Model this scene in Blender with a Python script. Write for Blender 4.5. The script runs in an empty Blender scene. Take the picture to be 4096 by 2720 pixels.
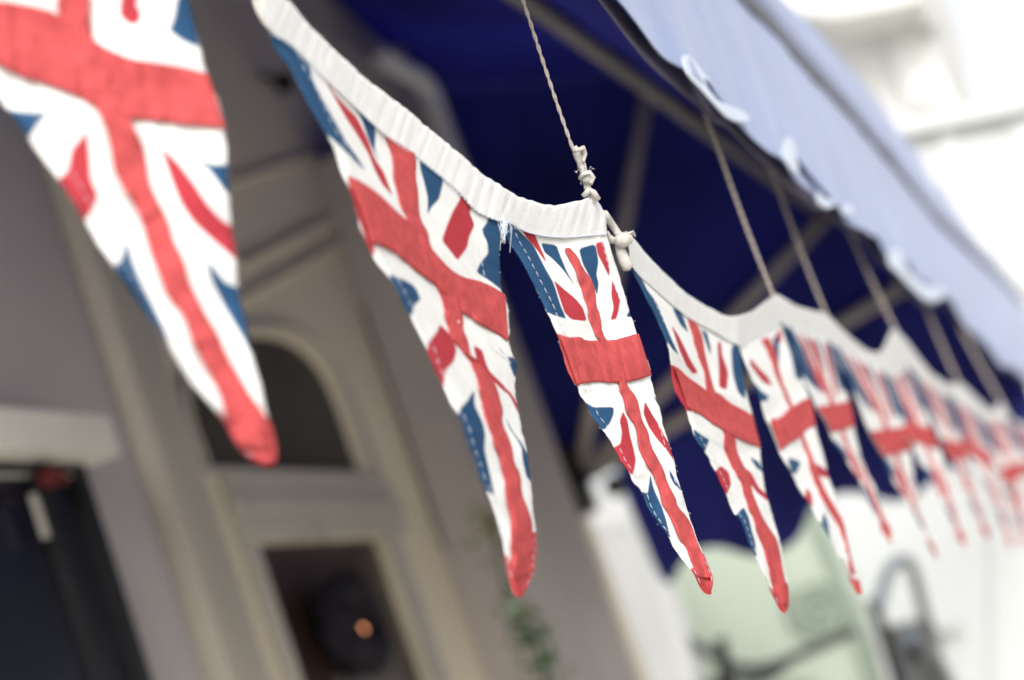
import bpy, math
import numpy as np
from mathutils import Matrix, Vector, noise

# ------------------------------------------------------------------ camera, world, light, exposure
scene = bpy.context.scene
COL = scene.collection
FS, CX, CY = 8675.0, 2048.0, 1360.0          # focal length and centre in photograph pixels (4096 wide)
VPX, VPY = 4684.0, 1995.0                    # where the street direction vanishes
EYE = Vector((0.0, 0.0, 1.6))
xd = Vector(((VPX - CX) / FS, -(VPY - CY) / FS, -1.0)).normalized()
zu = Vector((-0.335, 0.945, 0.0))
zu.z = -(zu.x * xd.x + zu.y * xd.y) / xd.z
zu.normalize()
yd = zu.cross(xd).normalized()
R3 = Matrix((xd, yd, zu))                    # camera axes -> world (street along +X, shops at +Y)
cam = bpy.data.cameras.new('camera')
cam.sensor_width = 23.6
cam.lens = 23.6 * FS / 4096.0
cam.clip_start = 0.05
cam.clip_end = 500
cam.dof.use_dof = True
cam.dof.focus_distance = 1.44
cam.dof.aperture_fstop = 2.7
cam.dof.aperture_blades = 7
camo = bpy.data.objects.new('camera', cam)
camo.matrix_world = Matrix.Translation(EYE) @ R3.to_4x4()
COL.objects.link(camo)
scene.camera = camo

SUN_EL, SUN_AZ = 32.0, -158.0                 # azimuth measured from +X towards +Y
w = bpy.data.worlds.new('World'); scene.world = w; w.use_nodes = True
nt = w.node_tree
bg = nt.nodes['Background']
sky = nt.nodes.new('ShaderNodeTexSky'); sky.sky_type = 'NISHITA'; sky.sun_disc = False
sky.sun_elevation = math.radians(SUN_EL); sky.sun_rotation = math.radians(90 - SUN_AZ)
sky.dust_density = 4.0; sky.air_density = 1.0; sky.ozone_density = 1.0
hs = nt.nodes.new('ShaderNodeHueSaturation'); hs.inputs['Saturation'].default_value = 0.22
hs.inputs['Value'].default_value = 1.0
nt.links.new(sky.outputs[0], hs.inputs['Color']); nt.links.new(hs.outputs[0], bg.inputs['Color'])
bg.inputs['Strength'].default_value = 0.15
sl = bpy.data.lights.new('sun', 'SUN'); sl.energy = 0.6; sl.angle = math.radians(35); sl.color = (1.0, 0.985, 0.965)
so = bpy.data.objects.new('sun', sl)
sd = Vector((math.cos(math.radians(SUN_EL)) * math.cos(math.radians(SUN_AZ)), math.cos(math.radians(SUN_EL)) * math.sin(math.radians(SUN_AZ)), math.sin(math.radians(SUN_EL))))
so.rotation_euler = sd.to_track_quat('Z', 'Y').to_euler()
COL.objects.link(so)
scene.view_settings.view_transform = 'Standard'
scene.view_settings.look = 'None'
scene.view_settings.gamma = 1.0
scene.view_settings.use_curve_mapping = False
scene.view_settings.exposure = 0.78
try:
    scene.cycles.use_denoising = True
    scene.cycles.max_bounces = 8
except Exception:
    pass

# ------------------------------------------------------------------ pixel <-> place helpers
RN = np.array([[R3[i][j] for j in range(3)] for i in range(3)])
EN = np.array(EYE)
def at_np(P, d):
    P = np.asarray(P, float); d = np.asarray(d, float)
    c = np.stack([(P[..., 0] - CX) / FS * d, -(P[..., 1] - CY) / FS * d, -d], -1)
    return c @ RN.T + EN
def ray(p):
    return Vector(at_np(np.array(p, float), 1.0) - EN)
def at(x, y, d): return Vector(at_np(np.array((x, y), float), d))
def onY(x, y, Y):
    r = ray((x, y)); return EYE + r * ((Y - EYE.y) / r.y)
def onX(x, y, X):
    r = ray((x, y)); return EYE + r * ((X - EYE.x) / r.x)
K = 1.7349                                    # display pixels -> photograph pixels
def crop(x0, y0, s):
    return lambda pts: [(x0 + s * a, y0 + s * b) for a, b in pts]
A_ = crop(0, 0, 1.2121); B_ = crop(1000, 0, .7653); C_ = crop(1300, 600, .574)
D4 = crop(1600, 1300, .7652); E_ = crop(2300, 800, .6378); F_ = crop(3000, 1100, .7654)
G_ = crop(2200, 1800, .803); Z_ = crop(2000, 0, .8927); H_ = crop(2400, 0, .5102)
I_ = crop(3100, 0, .5102); J_ = crop(3300, 700, .5102); L_ = crop(3200, 2000, .4593); D_ = crop(0, 0, K)
KK = crop(600, 1200, .969); M0 = crop(0, 1300, .906)

# ------------------------------------------------------------------ materials
def srgb(r, g, b):
    f = lambda c: (c / 255 / 12.92) if c / 255 <= .04045 else ((c / 255 + .055) / 1.055) ** 2.4
    return (f(r), f(g), f(b))
def mat(name, col, rough=.7, noise_amt=.12, scale=8.0, bump=0.0, bscale=60.0, metal=0.0, attr=None, transl=0.0, spec=.3, sheen=0.0, coords='Object', stretch=(1, 1, 1)):
    m = bpy.data.materials.new(name); m.use_nodes = True
    n = m.node_tree.nodes; l = m.node_tree.links
    p = n['Principled BSDF']
    p.inputs['Roughness'].default_value = rough; p.inputs['Metallic'].default_value = metal
    p.inputs['Specular IOR Level'].default_value = spec
    if sheen: p.inputs['Sheen Weight'].default_value = sheen
    tc = n.new('ShaderNodeTexCoord'); mp = n.new('ShaderNodeMapping'); l.new(tc.outputs[coords], mp.inputs[0])
    mp.inputs['Scale'].default_value = stretch
    nz = n.new('ShaderNodeTexNoise'); nz.inputs['Scale'].default_value = scale; nz.inputs['Detail'].default_value = 5
    l.new(mp.outputs[0], nz.inputs['Vector'])
    rp = n.new('ShaderNodeMapRange'); rp.inputs[1].default_value = .25; rp.inputs[2].default_value = .75
    rp.inputs[3].default_value = 1 - noise_amt; rp.inputs[4].default_value = 1 + noise_amt * .5
    l.new(nz.outputs['Fac'], rp.inputs[0])
    mul = n.new('ShaderNodeVectorMath'); mul.operation = 'MULTIPLY'
    if attr:
        at_ = n.new('ShaderNodeAttribute'); at_.attribute_name = attr; l.new(at_.outputs['Color'], mul.inputs[0])
    else:
        mul.inputs[0].default_value = col
    l.new(rp.outputs[0], mul.inputs[1])
    l.new(mul.outputs[0], p.inputs['Base Color'])
    if bump:
        nb = n.new('ShaderNodeTexNoise'); nb.inputs['Scale'].default_value = bscale; nb.inputs['Detail'].default_value = 4
        l.new(mp.outputs[0], nb.inputs['Vector'])
        b = n.new('ShaderNodeBump'); b.inputs['Strength'].default_value = bump; b.inputs['Distance'].default_value = .002
        l.new(nb.outputs['Fac'], b.inputs['Height']); l.new(b.outputs[0], p.inputs['Normal'])
    if transl:
        t = n.new('ShaderNodeBsdfTranslucent'); mx = n.new('ShaderNodeMixShader'); mx.inputs[0].default_value = transl
        l.new(mul.outputs[0], t.inputs['Color'])
        l.new(p.outputs[0], mx.inputs[1]); l.new(t.outputs[0], mx.inputs[2]); l.new(mx.outputs[0], n['Material Output'].inputs[0])
    return m
WHITE = (0.84, 0.84, 0.82); SALMON = (0.58, 0.095, 0.098); RED = (0.47, 0.05, 0.065); NAVY = (0.028, 0.082, 0.175)
M = dict(
    printed=mat('printed_cotton', WHITE, .92, .06, 40, .5, 900, attr='print', transl=.16, spec=.08),
    band=mat('salmon_ribbon', SALMON, .9, .22, 120, .6, 1200, transl=.12, spec=.08),
    casing=mat('calico_casing', (0.84, 0.845, 0.84), .92, .07, 60, .5, 900, transl=.16, spec=.08),
    thread=mat('white_thread', (0.60, 0.65, 0.72), .8, .1, 300),
    twine=mat('twine', (0.40, 0.35, 0.31), .95, .3, 500, .5, 900),
    cord=mat('cotton_cord', (0.55, 0.53, 0.49), .95, .2, 300, .5, 900),
    navy=mat('navy_canvas', (0.056, 0.064, 0.33), .85, .5, 1.6, .3, 300, transl=.45, spec=.12),
    valance=mat('navy_valance_sky_sheen', (0.215, 0.29, 0.535), .6, .12, 2.5, .3, 60, transl=.15, spec=.35, sheen=.3, stretch=(.6, 1, 4)),  # pale base colour stands for sky sheen on the navy canvas
    lining=mat('valance_lining', (0.11, 0.10, 0.15), .85, .2, 9, transl=.1),
    curl_light=mat('lit_hem_curl', (0.66, 0.73, 0.84), .6, .05, 20, transl=.1),
    bar=mat('dull_steel', (0.17, 0.155, 0.145), .5, .2, 12, metal=.1),
    arm=mat('pale_steel_arm', (0.5, 0.46, 0.42), .55, .15, 12),
    blackiron=mat('black_iron', (0.012, 0.012, 0.014), .45, .2, 20),
    taupe=mat('taupe_paint', (0.82, 0.735, 0.565), .75, .12, 2.2, .2, 30),
    taupedark=mat('dark_taupe_paint', (0.50, 0.46, 0.385), .75, .15, 2.2, .2, 30),
    mauve=mat('mauve_grey_paint', (0.50, 0.46, 0.45), .75, .12, 2.2, .2, 30),
    greypaint=mat('grey_paint', (0.47, 0.43, 0.40), .7, .12, 3, .2, 30),
    trimgrey=mat('stone_grey_paint', (0.50, 0.475, 0.41), .7, .12, 3, .2, 30),
    cream=mat('cream_paint', (0.80, 0.78, 0.68), .7, .14, 5),
    glass_and_shade=mat('dark_glass_and_shade', (0.085, 0.076, 0.066), .6, .3, 3, spec=.1),
    brownglass=mat('dark_brown_glass', (0.045, 0.026, 0.020), .3, .5, 3, spec=.4),
    navyglass=mat('navy_shop_glass', (0.015, 0.016, 0.026), .25, .6, 4, spec=.5),
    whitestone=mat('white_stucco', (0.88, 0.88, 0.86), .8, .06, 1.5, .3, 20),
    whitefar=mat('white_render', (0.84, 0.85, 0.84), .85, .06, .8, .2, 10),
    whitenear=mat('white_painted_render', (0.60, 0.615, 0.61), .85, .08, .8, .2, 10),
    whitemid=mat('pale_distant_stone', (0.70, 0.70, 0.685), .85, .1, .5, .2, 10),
    green=mat('pale_green_paint', (0.62, 0.70, 0.58), .7, .06, 2),
    greenrib=mat('pale_green_moulding', (0.36, 0.45, 0.36), .7, .08, 6),
    greyiron=mat('grey_iron', (0.08, 0.085, 0.08), .55, .2, 8),
    bluegrey=mat('blue_grey_metal', (0.20, 0.24, 0.29), .5, .15, 8),
    greymetal=mat('grey_lantern_metal', (0.15, 0.15, 0.155), .5, .2, 8),
    whitepipe=mat('white_pipe_paint', (0.88, 0.88, 0.86), .6, .1, 12),
    leaf=mat('green_leaf', (0.06, 0.16, 0.05), .5, .4, 20, transl=.2),
    leaf2=mat('yellow_green_leaf', (0.22, 0.24, 0.05), .5, .4, 20, transl=.2),
    wreath=mat('dark_twig', (0.012, 0.010, 0.016), .8, .5, 30),
    paving=mat('stone_paving', (0.60, 0.57, 0.52), .85, .2, 2, .4, 20),
    redpaint=mat('dark_red_paint', (0.14, 0.02, 0.02), .5, .1, 20),
)
lm = bpy.data.materials.new('warm_bulb'); lm.use_nodes = True
e = lm.node_tree.nodes.new('ShaderNodeEmission'); e.inputs[0].default_value = (1.0, .38, .18, 1); e.inputs[1].default_value = 4.5
lm.node_tree.links.new(e.outputs[0], lm.node_tree.nodes['Material Output'].inputs[0]); M['bulb'] = lm

# ------------------------------------------------------------------ object helpers
def tag(o, label=None, cat=None, group=None, kind=None):
    for k_, v_ in (('label', label), ('category', cat), ('group', group), ('kind', kind)):
        if v_: o[k_] = v_
    return o
def empty(name, loc=(0, 0, 0), label=None, cat=None, group=None):
    o = bpy.data.objects.new(name, None); o.location = loc; o.empty_display_size = .05; COL.objects.link(o)
    return tag(o, label, cat, group)
def mesh(name, verts, faces, m, parent=None, smooth=False, solid=0.0, offset=0.0):
    me = bpy.data.meshes.new(name)
    if parent is not None:
        pl = Vector(parent.location)
        if parent.parent is not None: pl = pl + Vector(parent.parent.location)
        verts = [tuple(Vector(v) - pl) for v in verts]
    me.from_pydata([tuple(v) for v in verts], [], [tuple(f) for f in faces]); me.update()
    me.materials.append(m)
    if smooth: me.polygons.foreach_set('use_smooth', [True] * len(me.polygons))
    o = bpy.data.objects.new(name, me); COL.objects.link(o)
    if parent is not None: o.parent = parent
    if solid:
        s = o.modifiers.new('thickness', 'SOLIDIFY'); s.thickness = solid; s.offset = offset
    return o
class MB:
    def __init__(s): s.v = []; s.f = []
    def add(s, v, f):
        b = len(s.v); s.v += [Vector(a) for a in v]; s.f += [tuple(b + i for i in q) for q in f]; return s
    def box(s, lo, hi):
        x0, y0, z0 = lo; x1, y1, z1 = hi
        return s.add([(x0, y0, z0), (x1, y0, z0), (x1, y1, z0), (x0, y1, z0), (x0, y0, z1), (x1, y0, z1), (x1, y1, z1), (x0, y1, z1)],
                     [(0, 3, 2, 1), (4, 5, 6, 7), (0, 1, 5, 4), (1, 2, 6, 5), (2, 3, 7, 6), (3, 0, 4, 7)])
    def prism(s, pts, vec):
        n = len(pts); vec = Vector(vec)
        v = [Vector(p) for p in pts] + [Vector(p) + vec for p in pts]
        f = [tuple(range(n - 1, -1, -1)), tuple(range(n, 2 * n))] + [(i, (i + 1) % n, n + (i + 1) % n, n + i) for i in range(n)]
        return s.add(v, f)
    def tube(s, pts, r, n=10, cap=True):
        pts = [Vector(p) for p in pts]; rr = r if isinstance(r, (list, tuple)) else [r] * len(pts)
        up = None; V = []; F = []
        for i, p in enumerate(pts):
            t = (pts[min(i + 1, len(pts) - 1)] - pts[max(i - 1, 0)]).normalized()
            if up is None: up = t.orthogonal().normalized()
            up = (up - t * up.dot(t))
            up = up.normalized() if up.length > 1e-6 else t.orthogonal().normalized()
            sd_ = t.cross(up)
            for k_ in range(n):
                a = 2 * math.pi * k_ / n
                V.append(p + (up * math.cos(a) + sd_ * math.sin(a)) * rr[i])
        for i in range(len(pts) - 1):
            for k_ in range(n):
                F.append((i * n + k_, i * n + (k_ + 1) % n, (i + 1) * n + (k_ + 1) % n, (i + 1) * n + k_))
        if cap:
            F.append(tuple(range(n - 1, -1, -1))); F.append(tuple(range((len(pts) - 1) * n, len(pts) * n)))
        return s.add(V, F)
    def ball(s, c, r, n=10, sc=(1, 1, 1)):
        V = []; F = []
        for i in range(n + 1):
            a = math.pi * i / n
            for k_ in range(n * 2):
                b = math.pi * k_ / n
                V.append(Vector(c) + Vector((math.sin(a) * math.cos(b) * sc[0], math.sin(a) * math.sin(b) * sc[1], math.cos(a) * sc[2])) * r)
        for i in range(n):
            for k_ in range(n * 2):
                F.append((i * 2 * n + k_, (i + 1) * 2 * n + k_, (i + 1) * 2 * n + (k_ + 1) % (2 * n), i * 2 * n + (k_ + 1) % (2 * n)))
        return s.add(V, F)
    def build(s, name, m, parent=None, smooth=False): return mesh(name, s.v, s.f, m, parent, smooth)
def resample(pts, n):
    p = np.array(pts, float); d = np.r_[0, np.cumsum(np.linalg.norm(np.diff(p, axis=0), axis=1))]
    t = np.linspace(0, d[-1], n)
    q = np.stack([np.interp(t, d, p[:, i]) for i in range(p.shape[1])], 1)
    return q
def smoothc(pts, it=2, closed=False, w=.25):
    p = [np.array(a, float) for a in pts]
    for _ in range(it):
        q = [] if closed else [p[0]]
        m_ = len(p)
        for i in range(m_ if closed else m_ - 1):
            a, b = p[i], p[(i + 1) % m_]
            q += [a * (1 - w) + b * w, a * w + b * (1 - w)]
        if not closed: q.append(p[-1])
        p = q
    return np.array(p)

# ------------------------------------------------------------------ setting: ground, sky is the world
def ground(name, x0, x1, y0, y1, z, m):
    v = []; f = []; n = 30
    for i in range(n + 1):
        for j in range(n + 1):
            v.append((x0 + (x1 - x0) * i / n, y0 + (y1 - y0) * j / n, z))
    for i in range(n):
        for j in range(n):
            a = i * (n + 1) + j; f.append((a, a + n + 1, a + n + 2, a + 1))
    return tag(mesh(name, v, f, m), kind='structure')
ground('ground', -60, 200, -120, 120, -.12, M['paving'])
pv = MB().box((-8, -1.4, -.11), (40, 1.7, 0)).build('pavement', M['paving']); tag(pv, kind='structure')

# ------------------------------------------------------------------ shop facade (left)
YF = 1.6
def slab(name, pts, yf, yb, m, parent):
    P = [onY(x, y, yf) for x, y in pts]
    return MB().prism(P, (0, yb - yf, 0)).build(name, m, parent)
def fx(px, py, y=YF): return onY(px * K, py * K, y)
hubP = onY(1340 * K, 1110 * K, YF - .05)
XE = hubP.x
shop = empty('shop_building', (3.2, YF, 0), 'taupe painted shop front with arched door behind the bunting', 'building')
# openings are real recesses: the wall is built of pieces round them
def zx(pts): return [fx(a, b) for a, b in pts]
dTL, dTR, dB = fx(578, 1250), fx(888, 1250), None
doorx0, doorx1 = dTL.x, fx(1005, 1568).x
doorx1 = dTR.x
doorz = dTL.z
tr = zx([(489, 1074), (485, 1068), (434, 925), (450, 850), (500, 795), (585, 768), (674, 775), (741, 828), (783, 906), (842, 1078), (846, 1089), (838, 1089), (760, 1084), (560, 1077), (497, 1074)])
# wall with holes, by triangulating outer + hole loops
def wall_with_holes(name, outer, holes, y0, y1, m, parent):
    import bmesh
    from mathutils.geometry import tessellate_polygon
    loops = [[Vector((x, z, 0)) for x, z in lp] for lp in [outer] + holes]
    flat = [p for lp in loops for p in lp]
    bm = bmesh.new(); vs = [bm.verts.new((p.x, y0, p.y)) for p in flat]
    for t in tessellate_polygon(loops):
        try: bm.faces.new([vs[i] for i in t])
        except ValueError: pass
    r = bmesh.ops.extrude_face_region(bm, geom=bm.faces[:])
    bmesh.ops.translate(bm, verts=[g for g in r['geom'] if isinstance(g, bmesh.types.BMVert)], vec=(0, y1 - y0, 0))
    bmesh.ops.recalc_face_normals(bm, faces=bm.faces[:])
    me = bpy.data.meshes.new(name)
    bmesh.ops.translate(bm, verts=bm.verts[:], vec=-Vector(parent.location))
    bm.to_mesh(me); bm.free(); me.materials.append(m)
    o = bpy.data.objects.new(name, me); COL.objects.link(o); o.parent = parent; return o
trz = smoothc([(p.x, p.z) for p in tr], 2, True)
beigeL = fx(340, 1240).x                      # mauve / taupe boundary
wall_with_holes('wall', [(beigeL, 0), (fx(1325, 1090).x, 0), (fx(1325, 1090).x, 4.2), (beigeL, 4.2)],
                [[(doorx0, 0.12), (doorx1, 0.12), (doorx1, doorz), (doorx0, doorz)], [tuple(a) for a in trz]], YF, YF + .12, M['taupe'], shop)
MB().box((.4, YF - .02, 0), (beigeL, YF + .12, 4.2)).build('side_wall', M['mauve'], shop)
MB().box((doorx0 - .02, YF + .025, 0.1), (doorx1 + .02, YF + .04, doorz + .02)).build('door', M['brownglass'], shop)
trm = MB(); trm.prism([Vector((a, YF + .02, b)) for a, b in trz], (0, .02, 0)); trm.build('transom_window', M['glass_and_shade'], shop)
# frame round the door, lintel
fr = MB()
fr.box((doorx0 - .06, YF - .015, 0), (doorx0 - .003, YF + .06, doorz + .05))
fr.box((doorx1 + .003, YF - .015, 0), (doorx1 + .07, YF + .06, doorz + .05))
fr.build('door_frame', M['trimgrey'], shop)
lt = MB()
z1 = fx(650, 1240).z; z2 = fx(650, 1105).z
lt.box((doorx0 - .002, YF - .018, doorz + .003), (doorx1 + .12, YF - .002, doorz + (z2 - doorz) * .35))
lt.box((doorx0 - .06, YF - .026, doorz + (z2 - doorz) * .35 + .002), (doorx1 + .12, YF - .002, doorz + (z2 - doorz) * .62))
lt.box((doorx0 - .06, YF - .014, doorz + (z2 - doorz) * .62 + .002), (doorx1 + .12, YF - .002, z2))
lt.build('lintel', M['trimgrey'], shop)
# arch moulding around the transom
am = MB(); c_ = smoothc([(p.x, p.z) for p in tr], 2, True)
cen = c_.mean(0); ring = [Vector((cen[0] + (a - cen[0]) * 1.12, YF - .008, cen[1] + (b - cen[1]) * 1.1)) for a, b in c_] 
ring.append(ring[0]); am.tube(ring, .008, 8, False); am.build('arch_moulding', M['greypaint'], shop)
# shallow raking mouldings higher up
for k_, (a, b) in enumerate((((560, 610), (1000, 380)), ((560, 690), (1000, 440)), ((540, 420), (900, 300)))):
    P0, P1 = fx(*a, YF - .012), fx(*b, YF - .012)
    MB().tube([P0, P1], .007 if k_ < 2 else .006, 8).build('raking_moulding', M['taupe'], shop)
# pilasters
def pil(name, xl0, yl0, xr0, yr0, proud, m, top=4.2):
    a, b = fx(xl0, yl0, YF - proud), fx(xr0, yr0, YF - proud)
    return MB().box((a.x, YF - proud, 0), (b.x, YF - .001, top)).build(name, m, shop)
p1 = pil('pilaster', 410, 1240, 520, 1240, .045, M['taupedark'])
mb = MB(); a, b = fx(430, 1240, YF - .06), fx(470, 1240, YF - .06)
mb.box((a.x, YF - .06, 0), (b.x, YF - .046, 4.2)); mb.build('pilaster_fillet', M['taupedark'], p1)
p2x0, p2x1 = fx(1150, 1240, YF - .14).x, fx(1356, 1240, YF - .14).x
p2 = MB().box((p2x0, YF - .14, 0), (p2x1, YF - .001, fx(1060, 430, YF - .14).z)).build('pilaster', M['greypaint'], shop)
r_ = MB().box((fx(1085, 1240).x, YF - .008, fx(1140, 1262).z), (p2x0 - .004, YF - .001, fx(1050, 760).z)).build('recess_shade_sheet', M['glass_and_shade'], shop)  # flat dark sheet: shade of the recess put in as colour
# cream ledge and dark shop window at lower left
lg = onY(0, 953 * K, YF - .10); lgr = onY(232 * K, 985 * K, YF - .10); lgb = onY(0, 1065 * K, YF - .10)
MB().box((.5, YF - .12, lgb.z + .012), (lgr.x, YF - .021, lg.z)).build('ledge', M['cream'], shop)
MB().box((.5, YF - .07, lgb.z - .006), (lgr.x - .04, YF - .021, lgb.z + .010)).build('ledge_moulding', M['cream'], shop)
wx1 = fx(170, 1323).x; wz = fx(100, 1090).z
wdw = MB().box((.5, YF - .055, .5), (wx1, YF - .021, wz)).build('shop_window', M['navyglass'], shop)
fm = MB()
fm.box((wx1 - .035, YF - .075, .5), (wx1, YF - .056, wz)); fm.box((wx1 - .16, YF - .075, .5), (wx1 - .13, YF - .056, wz))
fm.box((.5, YF - .075, wz - .03), (wx1 - .036, YF - .0562, wz)); fm.build('window_frame', M['blackiron'], wdw)
gl = MB(); q0 = onY(70 * K, 1140 * K, YF - .08); q1 = onY(115 * K, 1240 * K, YF - .08)
gl.box((q0.x, YF - .082, q1.z), (q1.x, YF - .077, q0.z)); gl.build('window_sticker', M['trimgrey'], wdw)
rb = onY(118 * K, 1100 * K, YF - .09)
MB().box((rb.x - .02, YF - .10, rb.z - .012), (rb.x + .03, YF - .077, rb.z + .012)).build('bracket', M['redpaint'], wdw)
# wreath on the door with a warm bulb
wc = onY(812 * K, 1440 * K, YF - .03)
wr = empty('door_wreath', tuple(wc), 'dark round wreath hanging inside the brown door', 'wreath')
wm = MB(); rad = (onY(812 * K, 1340 * K, YF - .03) - wc).length
for q in range(3):
    pts = []
    for i in range(49):
        a = 2 * math.pi * i / 48; rr_ = rad * (.62 + .09 * math.sin(9 * a + q * 2))
        pts.append(wc + Vector((math.cos(a) * rr_, .02 * math.cos(7 * a + q), math.sin(a) * rr_)))
    wm.tube(pts, rad * .26, 8, False)
wm.build('ring', M['wreath'], wr, True)
MB().prism([wc + Vector((math.cos(t) * rad * .5, .012, math.sin(t) * rad * .5)) for t in np.linspace(0, 2 * math.pi, 25)[:-1]], (0, .006, 0)).build('centre', M['wreath'], wr)
bc = onY(833 * K, 1454 * K, YF - .06)
bl = empty('hanging_bulb', tuple(bc), 'small glowing orange bulb in front of the dark wreath', 'light bulb')
MB().ball(bc, .009, 8).build('bulb', M['bulb'], bl, True)
MB().tube([bc + Vector((0, 0, .007)), bc + Vector((0, 0, .022))], .004, 8).build('socket', M['blackiron'], bl)
MB().tube([bc + Vector((0, 0, .022)), bc + Vector((0, .02, doorz - bc.z + .03))], .0012, 6).build('flex', M['blackiron'], bl)
# dark round hole / lamp and white bent pipe high on the wall
hp = onY(655 * K, 190 * K, YF - .05)
hl = empty('wall_lamp', tuple(hp), 'small black round fitting on the upper taupe wall', 'wall lamp')
MB().ball(hp, .028, 8).build('head', M['blackiron'], hl, True)
MB().tube([hp, hp + Vector((0, .06, .05))], .008, 8).build('arm', M['blackiron'], hl)
pp = [onY(x * K, y * K, YF - .10) for x, y in ((880, 130), (925, 160), (965, 178), (988, 205), (1010, 265), (1030, 325), (1050, 380), (1075, 450))]
pz = empty('bent_pipe', tuple(pp[0]), 'white bent pipe beside the navy canopy', 'pipe')
sp = smoothc([tuple(a) for a in pp], 2)
MB().tube([Vector(a) for a in sp], .031, 12).build('pipe', M['whitepipe'], pz, True)
q = onY(925 * K, 110 * K, YF - .10)
MB().tube([pp[1], q], .012, 8).build('clip', M['greypaint'], pz)

# ------------------------------------------------------------------ canopy: fan frame and navy cloth
X0 = 1.2
HY, HZ = hubP.y, hubP.z
frontc = onX(2500 * K, 778 * K, XE)           # lower bar front corner at far end
LS = onY(1714 * K, 0, .23); LS2 = onY(2213 * K, 520 * K, .23)
c27 = onX(1920 * K, 490 * K, XE); c60 = onX(1510 * K, 150 * K, XE); c90 = onY(1052 * K, 330 * K, YF - .03); c90.x = XE
def seam_at(X):                               # front bar position measured along the street
    t = (X - LS.x) / (LS2.x - LS.x); t = max(-.7, min(1.6, t))
    return Vector((X, .23, LS.z + (LS2.z - LS.z) * t))
Rr = (HY - .23)
c00 = seam_at(XE)
wl_ = [onY(a * K, b * K, YF) for a, b in ((1052, 330), (1010, 235), (950, 165), (880, 95), (770, 0), (640, -110))]
WLX = [p.x for p in wl_][::-1]; WLZ = [p.z for p in wl_][::-1]
def bez(a, b, n=6): return [a.lerp(b, i / n) for i in range(n + 1)]
can = empty('shop_canopy', (XE, HY, HZ), 'navy canvas canopy over the shop front, scalloped valance coloured pale blue for sky sheen', 'canopy')
# cloth: loft through wall line, 60, 27, front bar; slightly sagging between bars
def section(X):
    f0 = seam_at(X)
    k27 = Vector((X, max(c27.y, .3), c27.z + (f0.z - c00.z) * .5)); k60 = Vector((X, c60.y, c60.z)); k90 = Vector((X, YF + .004, float(np.interp(X, WLX, WLZ))))
    return [f0 + Vector((0, 0, .0)), k27, k60, k90]
vs = []; fs = []; NX = 48; NS = 12
for i in range(NX + 1):
    X = X0 + (XE - X0) * i / NX
    S_ = section(X)
    for s in range(3):
        for j in range(NS + (1 if s == 2 else 0)):
            t = j / NS; p = S_[s].lerp(S_[s + 1], t)
            mid = Vector((0, HY, HZ)) - Vector((0, p.y, p.z))
            p = p + mid.normalized() * .02 * math.sin(math.pi * t) + Vector((0, 0, .006 * noise.noise(Vector((X * 3, s * 3 + t * 4, 0)))))
            vs.append(p)
row = 3 * NS + 1
for i in range(NX):
    for j in range(row - 1):
        a = i * row + j; fs.append((a, a + 1, a + row + 1, a + row))
mesh('canvas', vs, fs, M['navy'], can, True, .0015, 1)
# far end panel (fan) with its own hanging scalloped valance
hub = Vector((XE, HY, HZ))
fanpts = [Vector((XE, YF - .002, HZ)), hub] + [Vector((XE - .0, p.y, p.z)) for p in section(XE)]
MB().prism([p + Vector((.004, 0, 0)) for p in fanpts], (.004, 0, 0)).build('end_panel', M['navy'], can)
scal = G_([(395, 262), (470, 440), (520, 570), (560, 645), (590, 668), (615, 650), (640, 580), (720, 502), (820, 480), (900, 500), (960, 522), (1040, 532), (1110, 525), (1180, 490), (1240, 440), (1275, 375), (1300, 300), (1360, 240), (1430, 219), (1520, 213), (1600, 230), (1680, 256), (1740, 260), (1820, 230), (1880, 185), (1920, 120), (1990, 80), (2100, 90), (2200, 130), (2300, 110), (2420, 40), (2560, -20), (2700, -30), (2860, 0)])
low = smoothc([(p.y, p.z) for p in [onX(x, y, XE) for x, y in scal]], 2)
low = np.array([q for q in low if q[0] > .235])
topv = [(HY - .02, HZ - .0), (.23, c00.z)]
V_ = []; F_2 = []
n_ = len(low)
for i, (yy, zz) in enumerate(low):
    t = (topv[0][0] - yy) / (topv[0][0] - topv[1][0]); t = max(0, min(1, t))
    zt = topv[0][1] + (topv[1][1] - topv[0][1]) * t + .01
    for j in range(7):
        tt = j / 6; V_.append(Vector((XE - .002 + .012 * tt * math.sin(yy * 38), yy, zt + (zz - zt) * tt)))
for i in range(n_ - 1):
    for j in range(6): a = i * 7 + j; F_2.append((a, a + 1, a + 8, a + 7))
mesh('end_valance', V_, F_2, M['navy'], can, True, .0015, 0)
# frame bars
for X in (1.75, 2.6, 3.45, 4.3, 5.15):          # sewn seams of the canvas panels
    S_ = section(X); pts = []
    for q_ in range(3):
        for j in range(6 + (q_ == 2)):
            t = j / 6; p = S_[q_].lerp(S_[q_ + 1], t); d = Vector((0, HY - p.y, HZ - p.z)).normalized()
            pts.append(p + d * (.004 + .02 * math.sin(math.pi * t)))
    MB().tube(pts, .005, 6).build('canvas_seam', M['navy'], can, True)
def bar(name, pts, r=.017): return MB().tube(pts, r, 10).build(name, M['bar'], can, True)
inx = Vector((-.03, 0, 0))
for c in (Vector((XE, c27.y, c27.z)), Vector((XE, c60.y, c60.z)), c00):
    MB().tube([hub + inx, c + inx], .021, 10).build('fan_arm', M['arm'], can, True)
for key in ('27', '60'):
    pts = []
    for i in range(9):
        X = X0 + (XE - .03 - X0) * i / 8; s = section(X); p = s[1] if key == '27' else s[2]
        d = (Vector((X, HY, HZ)) - p).normalized(); pts.append(p + d * .022)
    bar('hoop_bar', pts, .016)
fb = [seam_at(X0 + (XE - .03 - X0) * i / 8) + Vector((0, .02, 0)) for i in range(9)]
bar('front_bar', fb, .013)
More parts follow.
